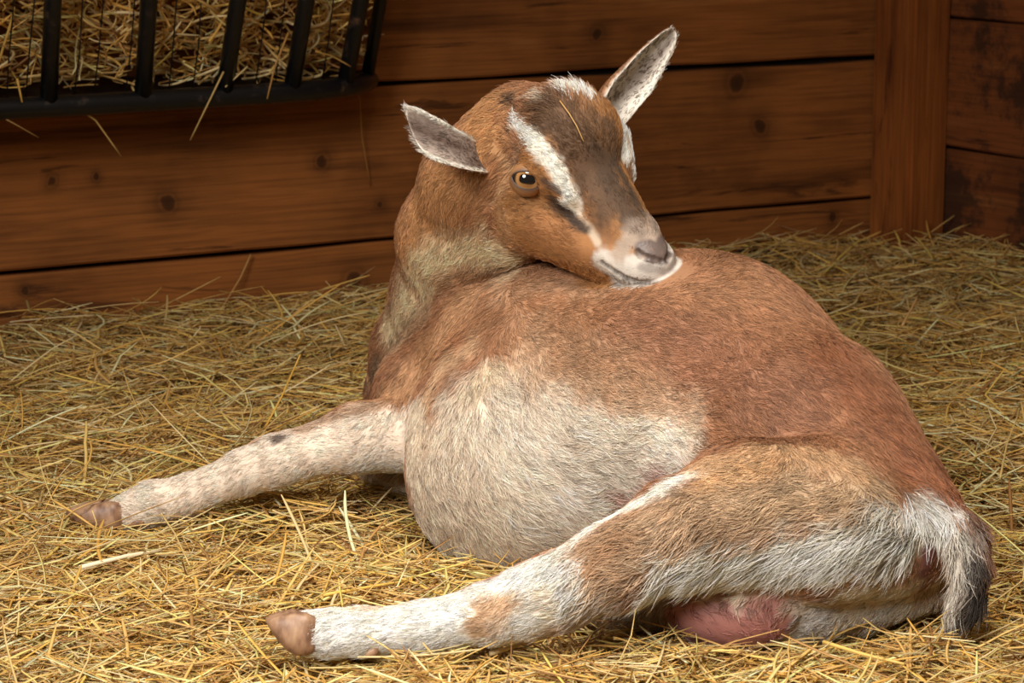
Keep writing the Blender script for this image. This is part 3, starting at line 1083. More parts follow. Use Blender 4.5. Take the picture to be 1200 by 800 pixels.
bare([(750, 289), (762, 286), (776, 290), (783, 298), (776, 304), (763, 299), (752, 293)], 8.5, (116, 98, 92), 0.5)
bare(None, 5.5, (34, 26, 24), 0.3, NOSTRIL)
bare(None, 4.6, (62, 46, 42), 0.2, [a_ * (1 - t) + b_ * t for a_, b_ in zip(MOUTH, MOUTH[1:]) for t in (0, 0.33, 0.66)])
ud = [p for p in (hit(*q) for q in dense([(815, 738), (900, 742)], 8)) if p is not None]
dd = np.min([((CO - p) ** 2).sum(1) for p in ud], 0) ** 0.5
BARE = np.maximum(BARE, np.clip(1.35 - dd / 0.04, 0, 0.93))
an = hit(1089, 656)
BARE = np.maximum(BARE, np.clip(1.5 - np.sqrt(((CO - an) ** 2).sum(1)) / 0.014, 0, 1))

# ears: pale hollow with a darker middle, brown back
nu_, nw_ = 23, 16
inner = np.zeros(nv_, bool)
for s0, dark, hollow in ((n_body, (86, 62, 50), (172, 152, 140)), (n_ear1, (150, 130, 118), (232, 222, 212))):
    for layer in (0, 1):
        for i in range(nu_):
            k = s0 + (layer * nu_ + i) * nw_
            t = i / (nu_ - 1)
            for j in range(nw_):
                v = j / (nw_ - 1) * 2 - 1
                if layer == 0:
                    c = lin(hollow)
                    if s0 == n_body:
                        w = max(0, 1 - abs(v + 0.1) * 1.3) * min(1, t * 3.0) * min(1, (1 - t) * 5 + 0.2)
                        if t < 0.35 and v > 0.1:
                            w = max(w, 0.9 - abs(t - 0.2) * 6)
                    else:
                        w = max(0, 1 - abs(v - 0.35) * 2.0) * min(1, t * 2.5) * min(1, (1 - t) * 4)
                    c = c * (1 - w) + lin(dark) * w
                    if abs(v) > 0.86 or t > 0.96:
                        c = lin((232, 220, 208))
                    inner[k + j] = True
                else:
                    c = lin((176, 120, 76)) * (1 - 0.3 * t) if s0 == n_ear1 else lin((190, 170, 156))
                    if abs(v) > 0.9:
                        c = lin((214, 196, 180))
                COLR[k + j] = c

COLR = COLR * (1 + 0.14 * np.clip((COLR.mean(1) - 0.38) / 0.25, 0, 1))[:, None]
VAR = 1 + 0.05 * n_big(CO) + 0.06 * n_edge(CO) + 0.03 * n_fine(CO)
LUM = COLR @ np.array([0.2126, 0.7152, 0.0722])
COLR = LUM[:, None] + (COLR - LUM[:, None]) * 0.90
COLR = np.clip(COLR * (1.02 * VAR)[:, None] * np.array([0.98, 1.0, 0.98]), 0, 0.88)

# hair length
LEN = np.full(nv_, 0.015)


def length(pts, r, L, head=False, lo_=0.4):
    h3 = [p for p in (hit(*q) for q in dense(pts, max(6, r * 0.5))) if p is not None]
    if head:
        h3 += [mirror_head(p) for p in h3]
    w = spread(h3, r / 1000, lo_)
    w[n_body:] = 0
    LEN[:] = LEN * (1 - w) + L * w


length([(560, 500), (560, 600), (620, 620), (700, 540)], 110, 0.022)
length([(650, 345), (720, 350)], 30, 0.012)
length([(480, 515), (350, 535), (200, 590), (100, 603)], 62, 0.010)
length([(640, 690), (560, 725), (460, 738), (340, 745)], 56, 0.012)
length([(700, 680), (760, 660), (850, 650)], 60, 0.028)
length([(800, 665), (900, 650), (1000, 630), (1080, 610)], 50, 0.040)
length([(850, 600), (950, 580)], 50, 0.022)
length([(1100, 600), (1120, 625)], 22, 0.045)
length([(1125, 640), (1130, 690), (1122, 730)], 40, 0.036)
LEN = LEN * (1 - in_head) + 0.0095 * in_head
length([(620, 118), (660, 112), (690, 115)], 34, 0.022, lo_=0.2)
length([(690, 200), (720, 250)], 30, 0.007)
length([(700, 290), (740, 300), (770, 320)], 34, 0.0036, True)
length([(574, 196), (578, 212)], 12, 0.022)
length([(1088, 640), (1088, 665)], 26, 0.006)
length([(618, 209)], 26, 0.005, True)
LEN[n_body:] = 0.0055
LEN[inner] = 0.008

# lie of the hair
flow_p, flow_d = [], []


def flow(pts, head=False):
    h3 = [hit(*q) for q in dense(pts, 16)]
    for a, b in zip(h3, h3[1:]):
        if a is None or b is None:
            continue
        d = b - a
        if np.linalg.norm(d) > 0.07 or np.linalg.norm(d) < 1e-5:
            continue
        flow_p.append((a + b) / 2); flow_d.append(unit(d))
        if head:
            a2, b2 = mirror_head(a), mirror_head(b)
            flow_p.append((a2 + b2) / 2); flow_d.append(unit(b2 - a2))


for pts in (
    [(600, 350), (700, 345), (800, 325), (870, 320), (940, 365), (1010, 425), (1070, 500), (1110, 560), (1130, 600)],
    [(760, 360), (860, 390), (950, 460), (1030, 540), (1090, 595)],
    [(620, 370), (700, 400), (780, 430), (870, 470), (960, 530), (1040, 580)],
    [(590, 400), (640, 440), (700, 470), (780, 490), (860, 510)],
    [(590, 440), (640, 490), (700, 520), (760, 535)],
    [(600, 460), (610, 500), (650, 530), (720, 550)],
    [(575, 450), (580, 500), (600, 550), (660, 580), (710, 575)],
    [(555, 445), (545, 500), (555, 560), (590, 620), (640, 640)],
    [(530, 460), (510, 510), (510, 570), (545, 630), (590, 665)],
    [(500, 480), (488, 530), (495, 580), (520, 625)],
    [(560, 425), (535, 440), (520, 470)], [(580, 420), (600, 425), (610, 440)],
    [(570, 340), (530, 380), (495, 430), (470, 480), (430, 510)],
    [(600, 360), (560, 390), (520, 420), (500, 460)],
    [(470, 510), (400, 520), (340, 538), (270, 562), (200, 588), (110, 604)],
    [(440, 480), (380, 495), (330, 515)], [(430, 545), (370, 553), (320, 565)],
    [(470, 548), (440, 548)],
    [(560, 140), (530, 180), (505, 230), (480, 290), (465, 350), (445, 400), (432, 440)],
    [(600, 290), (550, 290), (515, 320), (485, 370), (460, 410)],
    [(560, 220), (530, 270), (500, 310)],
    [(1000, 570), (930, 580), (860, 600), (800, 630), (750, 665), (700, 690)],
    [(900, 545), (830, 565), (770, 595), (710, 640), (660, 680)],
    [(830, 550), (760, 580), (700, 615), (640, 655), (580, 695)],
    [(700, 690), (640, 705), (560, 725), (480, 738), (400, 742), (345, 745)],
    [(640, 670), (580, 692), (500, 712), (430, 722)], [(640, 735), (560, 750), (480, 758)],
    [(1090, 605), (1030, 625), (970, 650), (920, 680)],
    [(1040, 600), (960, 630), (900, 660), (860, 690)],
    [(960, 610), (890, 640), (840, 670), (800, 695)],
    [(860, 640), (800, 665), (760, 695)],
    [(1095, 600), (1085, 625), (1070, 655), (1050, 690)],
    [(1115, 600), (1118, 640), (1112, 690), (1108, 730)],
    [(1140, 610), (1150, 660), (1145, 700), (1128, 740)],
    [(820, 730), (880, 745)], [(1060, 680), (980, 720), (930, 735)],
):
    flow(pts)
for pts in (
    [(745, 270), (720, 235), (698, 195), (680, 160), (665, 130)],
    [(735, 275), (700, 240), (675, 205), (650, 175), (620, 150), (600, 140)],
    [(760, 280), (742, 262)],
    [(715, 290), (680, 260), (650, 235)],
    [(735, 325), (705, 305), (670, 290), (630, 275), (590, 262), (565, 270), (545, 300)],
    [(750, 312), (720, 300), (690, 280)], [(780, 325), (750, 325), (725, 320)],
    [(640, 240), (610, 240), (585, 240), (570, 255)],
    [(645, 200), (620, 188), (600, 185), (585, 200)],
):
    flow(pts, True)
flow([(690, 150), (675, 125), (660, 112), (640, 112)])
flow([(620, 125), (600, 120), (575, 130), (555, 150)])
flow_p = np.array(flow_p); flow_d = np.array(flow_d)
VN = np.empty(nv_ * 3, np.float32); me.vertices.foreach_get('normal', VN); VN = VN.reshape(-1, 3).astype(float)
D2 = ((CO[:, None, :].astype(np.float32) - flow_p[None].astype(np.float32)) ** 2).sum(2)
W = 1 / (D2 + 0.00012) ** 2
FL = (W @ flow_d.astype(np.float32)) / W.sum(1)[:, None]
del D2, W
# ears: hair runs to the tip
FL[ear1] = unit(sp1[4] - sp1[1]); FL[ear2] = unit(sp2[4] - sp2[1])
FL -= VN * (FL * VN).sum(1)[:, None]
FL /= np.linalg.norm(FL, axis=1)[:, None] + 1e-6

ca = me.color_attributes.new('coat', 'FLOAT_COLOR', 'POINT')
ca.data.foreach_set('color', np.c_[COLR, np.ones(nv_)].astype(np.float32).ravel())
ba = me.attributes.new('bare', 'FLOAT', 'POINT')
ba.data.foreach_set('value', BARE.astype(np.float32))

m_skin, nt, b = material('skin')
a = N(nt, 'ShaderNodeAttribute', attribute_name='coat')
nt.links.new(a.outputs['Color'], b.inputs['Base Color'])
a2 = N(nt, 'ShaderNodeAttribute', attribute_name='bare')
mr = N(nt, 'ShaderNodeMapRange'); mr.inputs[3].default_value = 0.8; mr.inputs[4].default_value = 0.42
nt.links.new(a2.outputs['Fac'], mr.inputs[0]); nt.links.new(mr.outputs[0], b.inputs['Roughness'])
nz = N(nt, 'ShaderNodeTexNoise', Scale=420.0); bp = N(nt, 'ShaderNodeBump', Strength=0.25, Distance=0.002)
nt.links.new(nz.outputs[0], bp.inputs['Height']); nt.links.new(bp.outputs[0], b.inputs['Normal'])

goat = empty('goat', on_z(760, 640), 'brown and white goat lying on the straw with its head turned back over its body', 'goat')
MPI = Matrix.Translation(-goat.location)


def part(name, data, mat=None, parent=None):
    o = new_obj(name, data, parent or goat, mat)
    if parent is None:
        o.matrix_parent_inverse = MPI
    return o


body = part('body', me, m_skin)


def hair_object(name, root, nrm, tan, L, colr, mat, rad=0.00042, npt=5, lift=0.30, curl=0.25, seed=1):
    r = np.random.default_rng(seed)
    n = len(root)
    bit = np.cross(nrm, tan)
    pts = np.zeros((n, npt, 3), np.float32)
    sway = r.normal(0, curl, n)[:, None]
    li = (lift * r.uniform(0.5, 1.4, n))[:, None]
    for j in range(npt):
        s = j / (npt - 1)
        off = tan * s * (1 - 0.08 * s) + nrm * li * (s - 0.62 * s * s) + bit * sway * s * s * 0.6
        pts[:, j] = root + off * L[:, None] - nrm * 0.0008
    hc = bpy.data.hair_curves.new(name)
    hc.add_curves([npt] * n)
    hc.attributes['position'].data.foreach_set('vector', pts.ravel())
    ra = hc.attributes.get('radius') or hc.attributes.new('radius', 'FLOAT', 'POINT')
    prof = np.interp(np.linspace(0, 1, npt), [0, 0.5, 1], [1, 0.85, 0.12])
    rr = (np.asarray(rad) * np.ones(n))[:, None] * prof[None]
    ra.data.foreach_set('value', rr.astype(np.float32).ravel())
    c = hc.attributes.new('hair_tint', 'FLOAT_COLOR', 'CURVE')
    c.data.foreach_set('color', np.c_[colr, np.ones(n)].astype(np.float32).ravel())
    hc.materials.append(mat)
    return hc


m_fur, nt, b = material('fur')
a = N(nt, 'ShaderNodeAttribute', attribute_name='hair_tint')
hi_ = N(nt, 'ShaderNodeHairInfo')
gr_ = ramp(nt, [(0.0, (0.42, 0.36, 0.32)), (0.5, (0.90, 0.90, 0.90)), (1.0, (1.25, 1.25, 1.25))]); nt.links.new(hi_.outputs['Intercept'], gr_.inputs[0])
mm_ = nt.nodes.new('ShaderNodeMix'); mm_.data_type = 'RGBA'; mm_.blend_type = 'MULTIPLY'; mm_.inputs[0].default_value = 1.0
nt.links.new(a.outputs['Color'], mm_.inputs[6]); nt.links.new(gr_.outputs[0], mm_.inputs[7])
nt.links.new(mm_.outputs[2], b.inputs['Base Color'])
b.inputs['Roughness'].default_value = 0.5
b.inputs['Specular IOR Level'].default_value = 0.25

if FUR:
    tri = []
    me.calc_loop_triangles()
    tri = np.empty(len(me.loop_triangles) * 3, np.int32); me.loop_triangles.foreach_get('vertices', tri); tri = tri.reshape(-1, 3)
    A, B, C_ = CO[tri[:, 0]], CO[tri[:, 1]], CO[tri[:, 2]]
    area = np.linalg.norm(np.cross(B - A, C_ - A), axis=1) / 2
    cen = (A + B + C_) / 3
    # fewer on the far and buried side, more where the hair is short
    fn = np.cross(B - A, C_ - A); fn /= np.linalg.norm(fn, axis=1)[:, None] + 1e-12
    view = CAM - cen; view /= np.linalg.norm(view, axis=1)[:, None]
    facing = (fn * view).sum(1)
    tl = LEN[tri].mean(1)
    wt = area * np.clip(facing + 0.55, 0.18, 1) * (1 - BARE[tri].mean(1)) * np.clip(0.017 / tl, 0.55, 2.4) * (cen[:, 2] > -0.02)
    NCL, PER = 62000, 6
    pick = rng.choice(len(tri), NCL, p=wt / wt.sum())
    u, v = rng.random(NCL), rng.random(NCL)
    fl_ = u + v > 1; u[fl_], v[fl_] = 1 - u[fl_], 1 - v[fl_]
    w3 = np.stack([1 - u - v, u, v], 1)
    interp = lambda A_: (A_[tri[pick]] * w3.reshape(NCL, 3, *([1] * (A_.ndim - 1)))).sum(1)
    root, nrm, tan, col_, L_ = interp(CO), interp(VN), interp(FL), interp(COLR), interp(LEN)
    nrm /= np.linalg.norm(nrm, axis=1)[:, None]
    bit = np.cross(nrm, tan)
    # neighbouring tufts sway together
    swx = 0.30 * Noise(14, 8, 11)(root) + 0.22 * Noise(55, 8, 12)(root) + rng.normal(0, 0.14, NCL)
    tan = tan + bit * swx[:, None]
    tan -= nrm * (tan * nrm).sum(1)[:, None]; tan /= np.linalg.norm(tan, axis=1)[:, None] + 1e-9
    bit = np.cross(nrm, tan)
    tint = 1 + rng.normal(0, 0.20, NCL)
    rep = lambda x: np.repeat(x, PER, 0)
    spread_r = np.clip(L_ * 0.16, 0.0012, 0.004)
    o1 = rng.normal(0, 1, NCL * PER) * rep(spread_r); o2 = rng.normal(0, 1, NCL * PER) * rep(spread_r) * 1.3
    R2 = rep(root) + rep(bit) * o1[:, None] + rep(tan) * o2[:, None]
    T2 = rep(tan) - rep(bit) * (o1 / rep(L_) * 0.75)[:, None] + rep(bit) * rng.normal(0, 0.07, NCL * PER)[:, None]
    L2 = rep(L_) * rng.uniform(0.6, 1.15, NCL * PER)
    C2 = rep(col_ * tint[:, None]) * (1 + rng.normal(0, 0.12, NCL * PER))[:, None]
    C2 = C2 * np.where(rng.random(len(C2)) < 0.13, 0.6, 1.0)[:, None]      # darker guard hairs
    C2 = np.clip(C2, 0.004, 0.85)
    rad = np.clip(rep(L_) * 0.024, 0.00018, 0.00040)
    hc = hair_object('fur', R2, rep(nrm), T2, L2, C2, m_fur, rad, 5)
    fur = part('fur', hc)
    fur['kind'] = 'stuff'

# ---- eyes
m_eye, nt, b = material('iris')
tc = N(nt, 'ShaderNodeTexCoord')
# object space: +Z looks out, X runs along the slit; the ball has radius 1
sep = N(nt, 'ShaderNodeSeparateXYZ'); nt.links.new(tc.outputs['Object'], sep.inputs[0])
def mth(op, *ins):
    n = nt.nodes.new('ShaderNodeMath'); n.operation = op
    for i, x in enumerate(ins):
        if isinstance(x, (int, float)):
            n.inputs[i].default_value = x
        else:
            nt.links.new(x, n.inputs[i])
    return n.outputs[0]
r2 = mth('SQRT', mth('ADD', mth('POWER', sep.outputs[0], 2.0), mth('POWER', sep.outputs[1], 2.0)))
ir = ramp(nt, [(0.0, lin((90, 58, 30))), (0.35, lin((132, 90, 50))), (0.60, lin((172, 126, 78))), (0.70, lin((60, 40, 26))), (0.76, lin((30, 22, 18)))])
nt.links.new(r2, ir.inputs[0])
pu = mth('ADD', mth('POWER', mth('ABSOLUTE', mth('DIVIDE', sep.outputs[0], 0.46)), 3.0), mth('POWER', mth('ABSOLUTE', mth('DIVIDE', sep.outputs[1], 0.27)), 3.0))
isp = mth('LESS_THAN', pu, 1.0)
mx = nt.nodes.new('ShaderNodeMix'); mx.data_type = 'RGBA'
nt.links.new(isp, mx.inputs[0]); nt.links.new(ir.outputs[0], mx.inputs[6]); mx.inputs[7].default_value = (0.006, 0.005, 0.006, 1)
nt.links.new(mx.outputs[2], b.inputs['Base Color'])
b.inputs['Roughness'].default_value = 0.05
b.inputs['Coat Weight'].default_value = 1.0
b.inputs['Coat Roughness'].default_value = 0.02
m_lid, nt, b = material('eyelid_skin')
a = N(nt, 'ShaderNodeAttribute', attribute_name='lid'); nt.links.new(a.outputs['Color'], b.inputs['Base Color']); b.inputs['Roughness'].default_value = 0.5

bme = bmesh.new(); bmesh.ops.create_uvsphere(bme, u_segments=40, v_segments=28, radius=1)
eye_me = bpy.data.meshes.new('eye'); bme.to_mesh(eye_me); bme.free(); eye_me.materials.append(m_eye)
eye_me.polygons.foreach_set('use_smooth', np.ones(len(eye_me.polygons), bool))
ER = 0.0202
for s in (1, -1):
    zl = unit(np.array([0.62 * s, 0.47, 0.62]))                 # outwards, in the head frame
    xl = np.array([-0.70 * s, 0.68, 0.20]); xl = unit(xl - zl * (xl @ zl))
    yl = np.cross(zl, xl)
    W3 = lambda l: l[0] * HR + l[1] * HF + l[2] * HU
    EC = EYE_C if s == 1 else mirror_h(EYE_C)
    M = np.eye(4); M[:3, 0] = W3(xl) * ER; M[:3, 1] = W3(yl) * ER; M[:3, 2] = W3(zl) * ER; M[:3, 3] = EC
    e = bpy.data.objects.new('eye', eye_me); COL.objects.link(e)
    e.parent = goat; e.matrix_parent_inverse = MPI; e.matrix_basis = Matrix(M)
    # lids: two skins sliding over the ball with an almond opening
    bml = bmesh.new()
    rings = []
    K = 48
    up_sign = 1 if W3(yl) @ HU > 0 else -1
    for q, (g_, rad_) in enumerate(((0, 1.01), (0.06, 1.05), (0.2, 1.07), (0.45, 1.06), (0.75, 1.03), (1.0, 1.0))):
        ring = []
        for k in range(K):
            a_ = 2 * math.pi * k / K
            ca_, sa_ = math.cos(a_), math.sin(a_)
            top = sa_ * up_sign > 0
            x0_ = 0.84 * ca_
            y0_ = (0.40 if top else 0.52) * sa_ * (1 - 0.22 * abs(ca_) ** 3)
            x = x0_ * (1 - g_) + 1.02 * ca_ * g_
            y = y0_ * (1 - g_) + 1.02 * sa_ * g_
            rr = math.hypot(x, y)
            z = math.sqrt(1 - rr * rr) if rr < 0.99 else 0.14 - (rr - 0.99) * 6
            ring.append(bml.verts.new(M[:3, :3] @ (np.array([x, y, z]) * rad_) + M[:3, 3]))
        rings.append(ring)
    for r0, r1 in zip(rings, rings[1:]):
        for k in range(K):
            bml.faces.new((r0[k], r0[(k + 1) % K], r1[(k + 1) % K], r1[k]))
    bmesh.ops.recalc_face_normals(bml, faces=bml.faces)
    ml = bpy.data.meshes.new('eyelid'); bml.to_mesh(ml); bml.free()
    ml.polygons.foreach_set('use_smooth', np.ones(len(ml.polygons), bool))
    lc = ml.color_attributes.new('lid', 'FLOAT_COLOR', 'POINT')
    cols = np.concatenate([np.tile(np.r_[lin(c), 1], (K, 1)) for c in ((52, 38, 32), (70, 50, 40), (128, 94, 68), (160, 116, 78), (164, 118, 76), (164, 118, 74))])
    lc.data.foreach_set('color', cols.astype(np.float32).ravel())
    part('eyelid', ml, m_lid)


# ---- hooves and dew claws
m_hoof, nt, b = material('hoof_horn')
tc = N(nt, 'ShaderNodeTexCoord'); mp = N(nt, 'ShaderNodeMapping'); mp.inputs['Scale'].default_value = (90, 90, 40)
nt.links.new(tc.outputs['Object'], mp.inputs[0])
nz = N(nt, 'ShaderNodeTexNoise', Scale=1.0, Detail=4.0); nt.links.new(mp.outputs[0], nz.inputs['Vector'])
hr_ = ramp(nt, [(0.3, lin((108, 78, 60))), (0.5, lin((158, 122, 94))), (0.7, lin((186, 152, 120)))]); nt.links.new(nz.outputs[0], hr_.inputs[0])
nt.links.new(hr_.outputs[0], b.inputs['Base Color']); b.inputs['Roughness'].default_value = 0.45
bp = N(nt, 'ShaderNodeBump', Strength=0.4, Distance=0.001); nt.links.new(nz.outputs[0], bp.inputs['Height']); nt.links.new(bp.outputs[0], b.inputs['Normal'])


def claw(stations, d, half_d):
    """one toe of horn through (px, top, bottom) stations seen side on, half_d thick"""
    bmh = bmesh.new(); rings = []
    K = 20
    for i, (x, t_, b_, w_) in enumerate(stations):
        ring = []
        for k in range(K):
            a_ = 2 * math.pi * k / K
            ca_, sa_ = math.cos(a_), math.sin(a_)
            y = (t_ + b_) / 2 - (b_ - t_) / 2 * (abs(sa_) ** 0.8) * (1 if sa_ > 0 else -1)
            p = P(x, y, d) + FW * (half_d * w_ * (abs(ca_) ** 0.8) * (1 if ca_ > 0 else -1))
            ring.append(bmh.verts.new(p))
        rings.append(ring)
    for r0, r1 in zip(rings, rings[1:]):
        for k in range(K):
            bmh.faces.new((r0[k], r0[(k + 1) % K], r1[(k + 1) % K], r1[k]))
    bmh.faces.new(rings[0]); bmh.faces.new(rings[-1][::-1])
    bmesh.ops.recalc_face_normals(bmh, faces=bmh.faces)
    m_ = bpy.data.meshes.new('hoof'); bmh.to_mesh(m_); bmh.free()
    m_.polygons.foreach_set('use_smooth', np.ones(len(m_.polygons), bool))
    return part('hoof', m_, m_hoof)


hind = [(370, 722, 764, 0.9), (358, 717, 768, 1.0), (346, 716, 768, 1.0), (336, 718, 762, 0.9), (327, 720, 752, 0.75), (319, 723, 741, 0.5), (314.5, 727, 734, 0.25)]
claw(hind, 2.472, 0.0115)
claw([(x - 3, t_ - 3, b_ - 6, w_) for x, t_, b_, w_ in hind], 2.497, 0.0105)
fore = [(144, 588, 619, 0.9), (130, 587, 621, 1.0), (116, 589, 620, 0.95), (102, 592, 617, 0.85), (90, 596, 613, 0.65), (82, 600, 608, 0.3)]
claw(fore, 2.998, 0.0115)
claw([(x - 4, t_ - 3, b_ - 4, w_) for x, t_, b_, w_ in fore], 3.022, 0.0105)
for (x, y, d, q) in ((434, 764, 2.470, 1), (424, 765, 2.496, 1), (160, 612, 2.992, 1), (166, 612, 3.018, 1)):
    o = claw([(x + 9, y - 8, y + 3, 0.6), (x + 4, y - 7, y + 5, 0.8), (x - 2, y - 4, y + 6, 0.7), (x - 7, y + 1, y + 6, 0.3)], d, 0.007)
    o.name = 'dew_claw'; o.data.name = 'dew_claw'

# ------------------------------------------------------------------ straw and hay
m_straw, nt, b = material('straw')
a = N(nt, 'ShaderNodeAttribute', attribute_name='straw_tint')
nt.links.new(a.outputs['Color'], b.inputs['Base Color'])
b.inputs['Roughness'].default_value = 0.48
b.inputs['Specular IOR Level'].default_value = 0.35
PAL = np.array([lin(c) for c in ((222, 182, 108), (232, 198, 130), (214, 166, 84), (238, 214, 162), (196, 156, 92), (170, 128, 74), (186, 170, 104), (226, 184, 96), (212, 190, 138), (146, 104, 60))])
PW = np.array([18, 16, 14, 9, 13, 8, 7, 9, 10, 5.0]); PW /= PW.sum()


def stalk_paths(cen, heading, pitch, L, bend, npt, r, twist=0.0):
    """centre lines (n, npt, 3): curved in plan and a little in height"""
    n = len(cen)
    s = np.linspace(-0.5, 0.5, npt)[None, :]
    b1 = r.normal(0, 1, (n, 1)) * bend[:, None]; b2 = r.normal(0, 1, (n, 1)) * twist
    th = heading[:, None] + b1 * s * 2 + b2 * (s * 2) ** 2 * 1.5
    kink = np.where(r.random((n, 1)) < 0.35, r.normal(0, 0.7, (n, 1)), 0)      # broken stalks
    th = th + kink * (s > r.uniform(-0.35, 0.35, (n, 1)))
    ph = pitch[:, None] + r.normal(0, 1, (n, 1)) * bend[:, None] * 0.4 * s
    st = (L / (npt - 1))[:, None]
    dx, dy, dz = np.cos(th) * np.cos(ph) * st, np.sin(th) * np.cos(ph) * st, np.sin(ph) * st
    p = np.stack([np.cumsum(v, 1) for v in (dx, dy, dz)], 2)
    p -= p.mean(1, keepdims=True)
    return p + cen[:, None, :]


def tubes(name, paths, rad, col, sides=3, flat=0.55):
    """all stalks in one mesh: three-sided tubes, a little flattened"""
    n, m, _ = paths.shape
    t = np.gradient(paths, axis=1); t /= np.linalg.norm(t, axis=2, keepdims=True) + 1e-9
    ref = np.cross(t, np.array([0, 0, 1.0])); ref /= np.linalg.norm(ref, axis=2, keepdims=True) + 1e-6
    b2 = np.cross(ref, t)
    prof = np.ones(m); prof[-1] = 0.45; prof[0] = 0.8
    ang0 = rng.uniform(0, 6.28, (n, 1))
    vs = np.empty((n, m, sides, 3), np.float32)
    for k in range(sides):
        a_ = ang0 + 2 * math.pi * k / sides
        rr = (rad[:, None] * prof[None])[..., None]
        vs[:, :, k] = paths + rr * (np.cos(a_)[..., None] * ref + flat * np.sin(a_)[..., None] * b2)
    base = (np.arange(n)[:, None, None] * m + np.arange(m - 1)[None, :, None]) * sides
    k = np.arange(sides)[None, None, :]; k2 = (k + 1) % sides
    f = np.stack([base + k, base + k2, base + sides + k2, base + sides + k], -1).reshape(-1, 4)
    me_ = mesh_np(name, vs.reshape(-1, 3), f, True)
    ca_ = me_.color_attributes.new('straw_tint', 'FLOAT_COLOR', 'POINT')
    c = np.repeat(np.c_[col, np.ones(n)], m * sides, 0).astype(np.float32)
    ca_.data.foreach_set('color', c.ravel())
    return me_


def curve_stalks(name, paths, rad, col):
    n, m, _ = paths.shape
    hc_ = bpy.data.hair_curves.new(name)
    hc_.add_curves([m] * n)
    hc_.attributes['position'].data.foreach_set('vector', paths.astype(np.float32).ravel())
    ra = hc_.attributes.get('radius') or hc_.attributes.new('radius', 'FLOAT', 'POINT')
    prof = np.ones(m); prof[-1] = 0.4
    ra.data.foreach_set('value', (rad[:, None] * prof[None]).astype(np.float32).ravel())
    c = hc_.attributes.new('straw_tint', 'FLOAT_COLOR', 'CURVE')
    c.data.foreach_set('color', np.c_[col, np.ones(n)].astype(np.float32).ravel())
    return hc_


def tints(n, r, dark=0.0):
    c = PAL[r.choice(len(PAL), n, p=PW)] * r.uniform(0.95, 1.5, (n, 1))
    return np.clip(c * (1 - dark * r.random((n, 1))), 0.003, 0.85)


def scatter(n, r, margin=0.45):
    """ground spots, even over the picture and a margin round it"""
    px = r.uniform(-110, 1310, n); py = r.uniform(262, 860, n)
    # thinner on the ground well outside the picture
    e = int(n * margin)
    px = np.r_[px, r.uniform(-1100, 2300, e)]; py = np.r_[py, r.uniform(262, 1250, e)]
    keep = np.ones(n + e, bool); keep[n:] = (px[n:] < -110) | (px[n:] > 1310) | (py[n:] > 860)
    px, py = px[keep], py[keep]
    v = FW[None] + ((px - 600) / FPX)[:, None] * RT + ((400 - py) / FPX)[:, None] * UP
    t = -CAM[2] / v[:, 2]
    p = CAM + v * t[:, None]
    db = (p - W0) @ WN; dr = (W0 + WD * S_COR - p) @ WD
    ok = (db > 0.012) & (dr > 0.012) & (p[:, 1] < 5.8)
    return p[ok]


def clear_of_goat(paths, tol=0.002):
    n, m, _ = paths.shape
    lo_b, hi_b = lo, hi
    flat = paths.reshape(-1, 3)
    near = np.all((flat > lo_b) & (flat < hi_b), axis=1)
    bad = np.zeros(len(flat), bool)
    idx_ = np.where(near)[0]
    bad[idx_] = field_at(flat[idx_]) < tol
    return ~bad.reshape(n, m).any(1)


def off_walls(paths):
    db = (paths - W0) @ WN; dr = (W0 + WD * S_COR - paths) @ WD
    inpost = (db < POST_D + 0.006) & (dr < POST_W + 0.006)
    return ~((db < 0.003) | (dr < 0.003) | inpost).any(1)


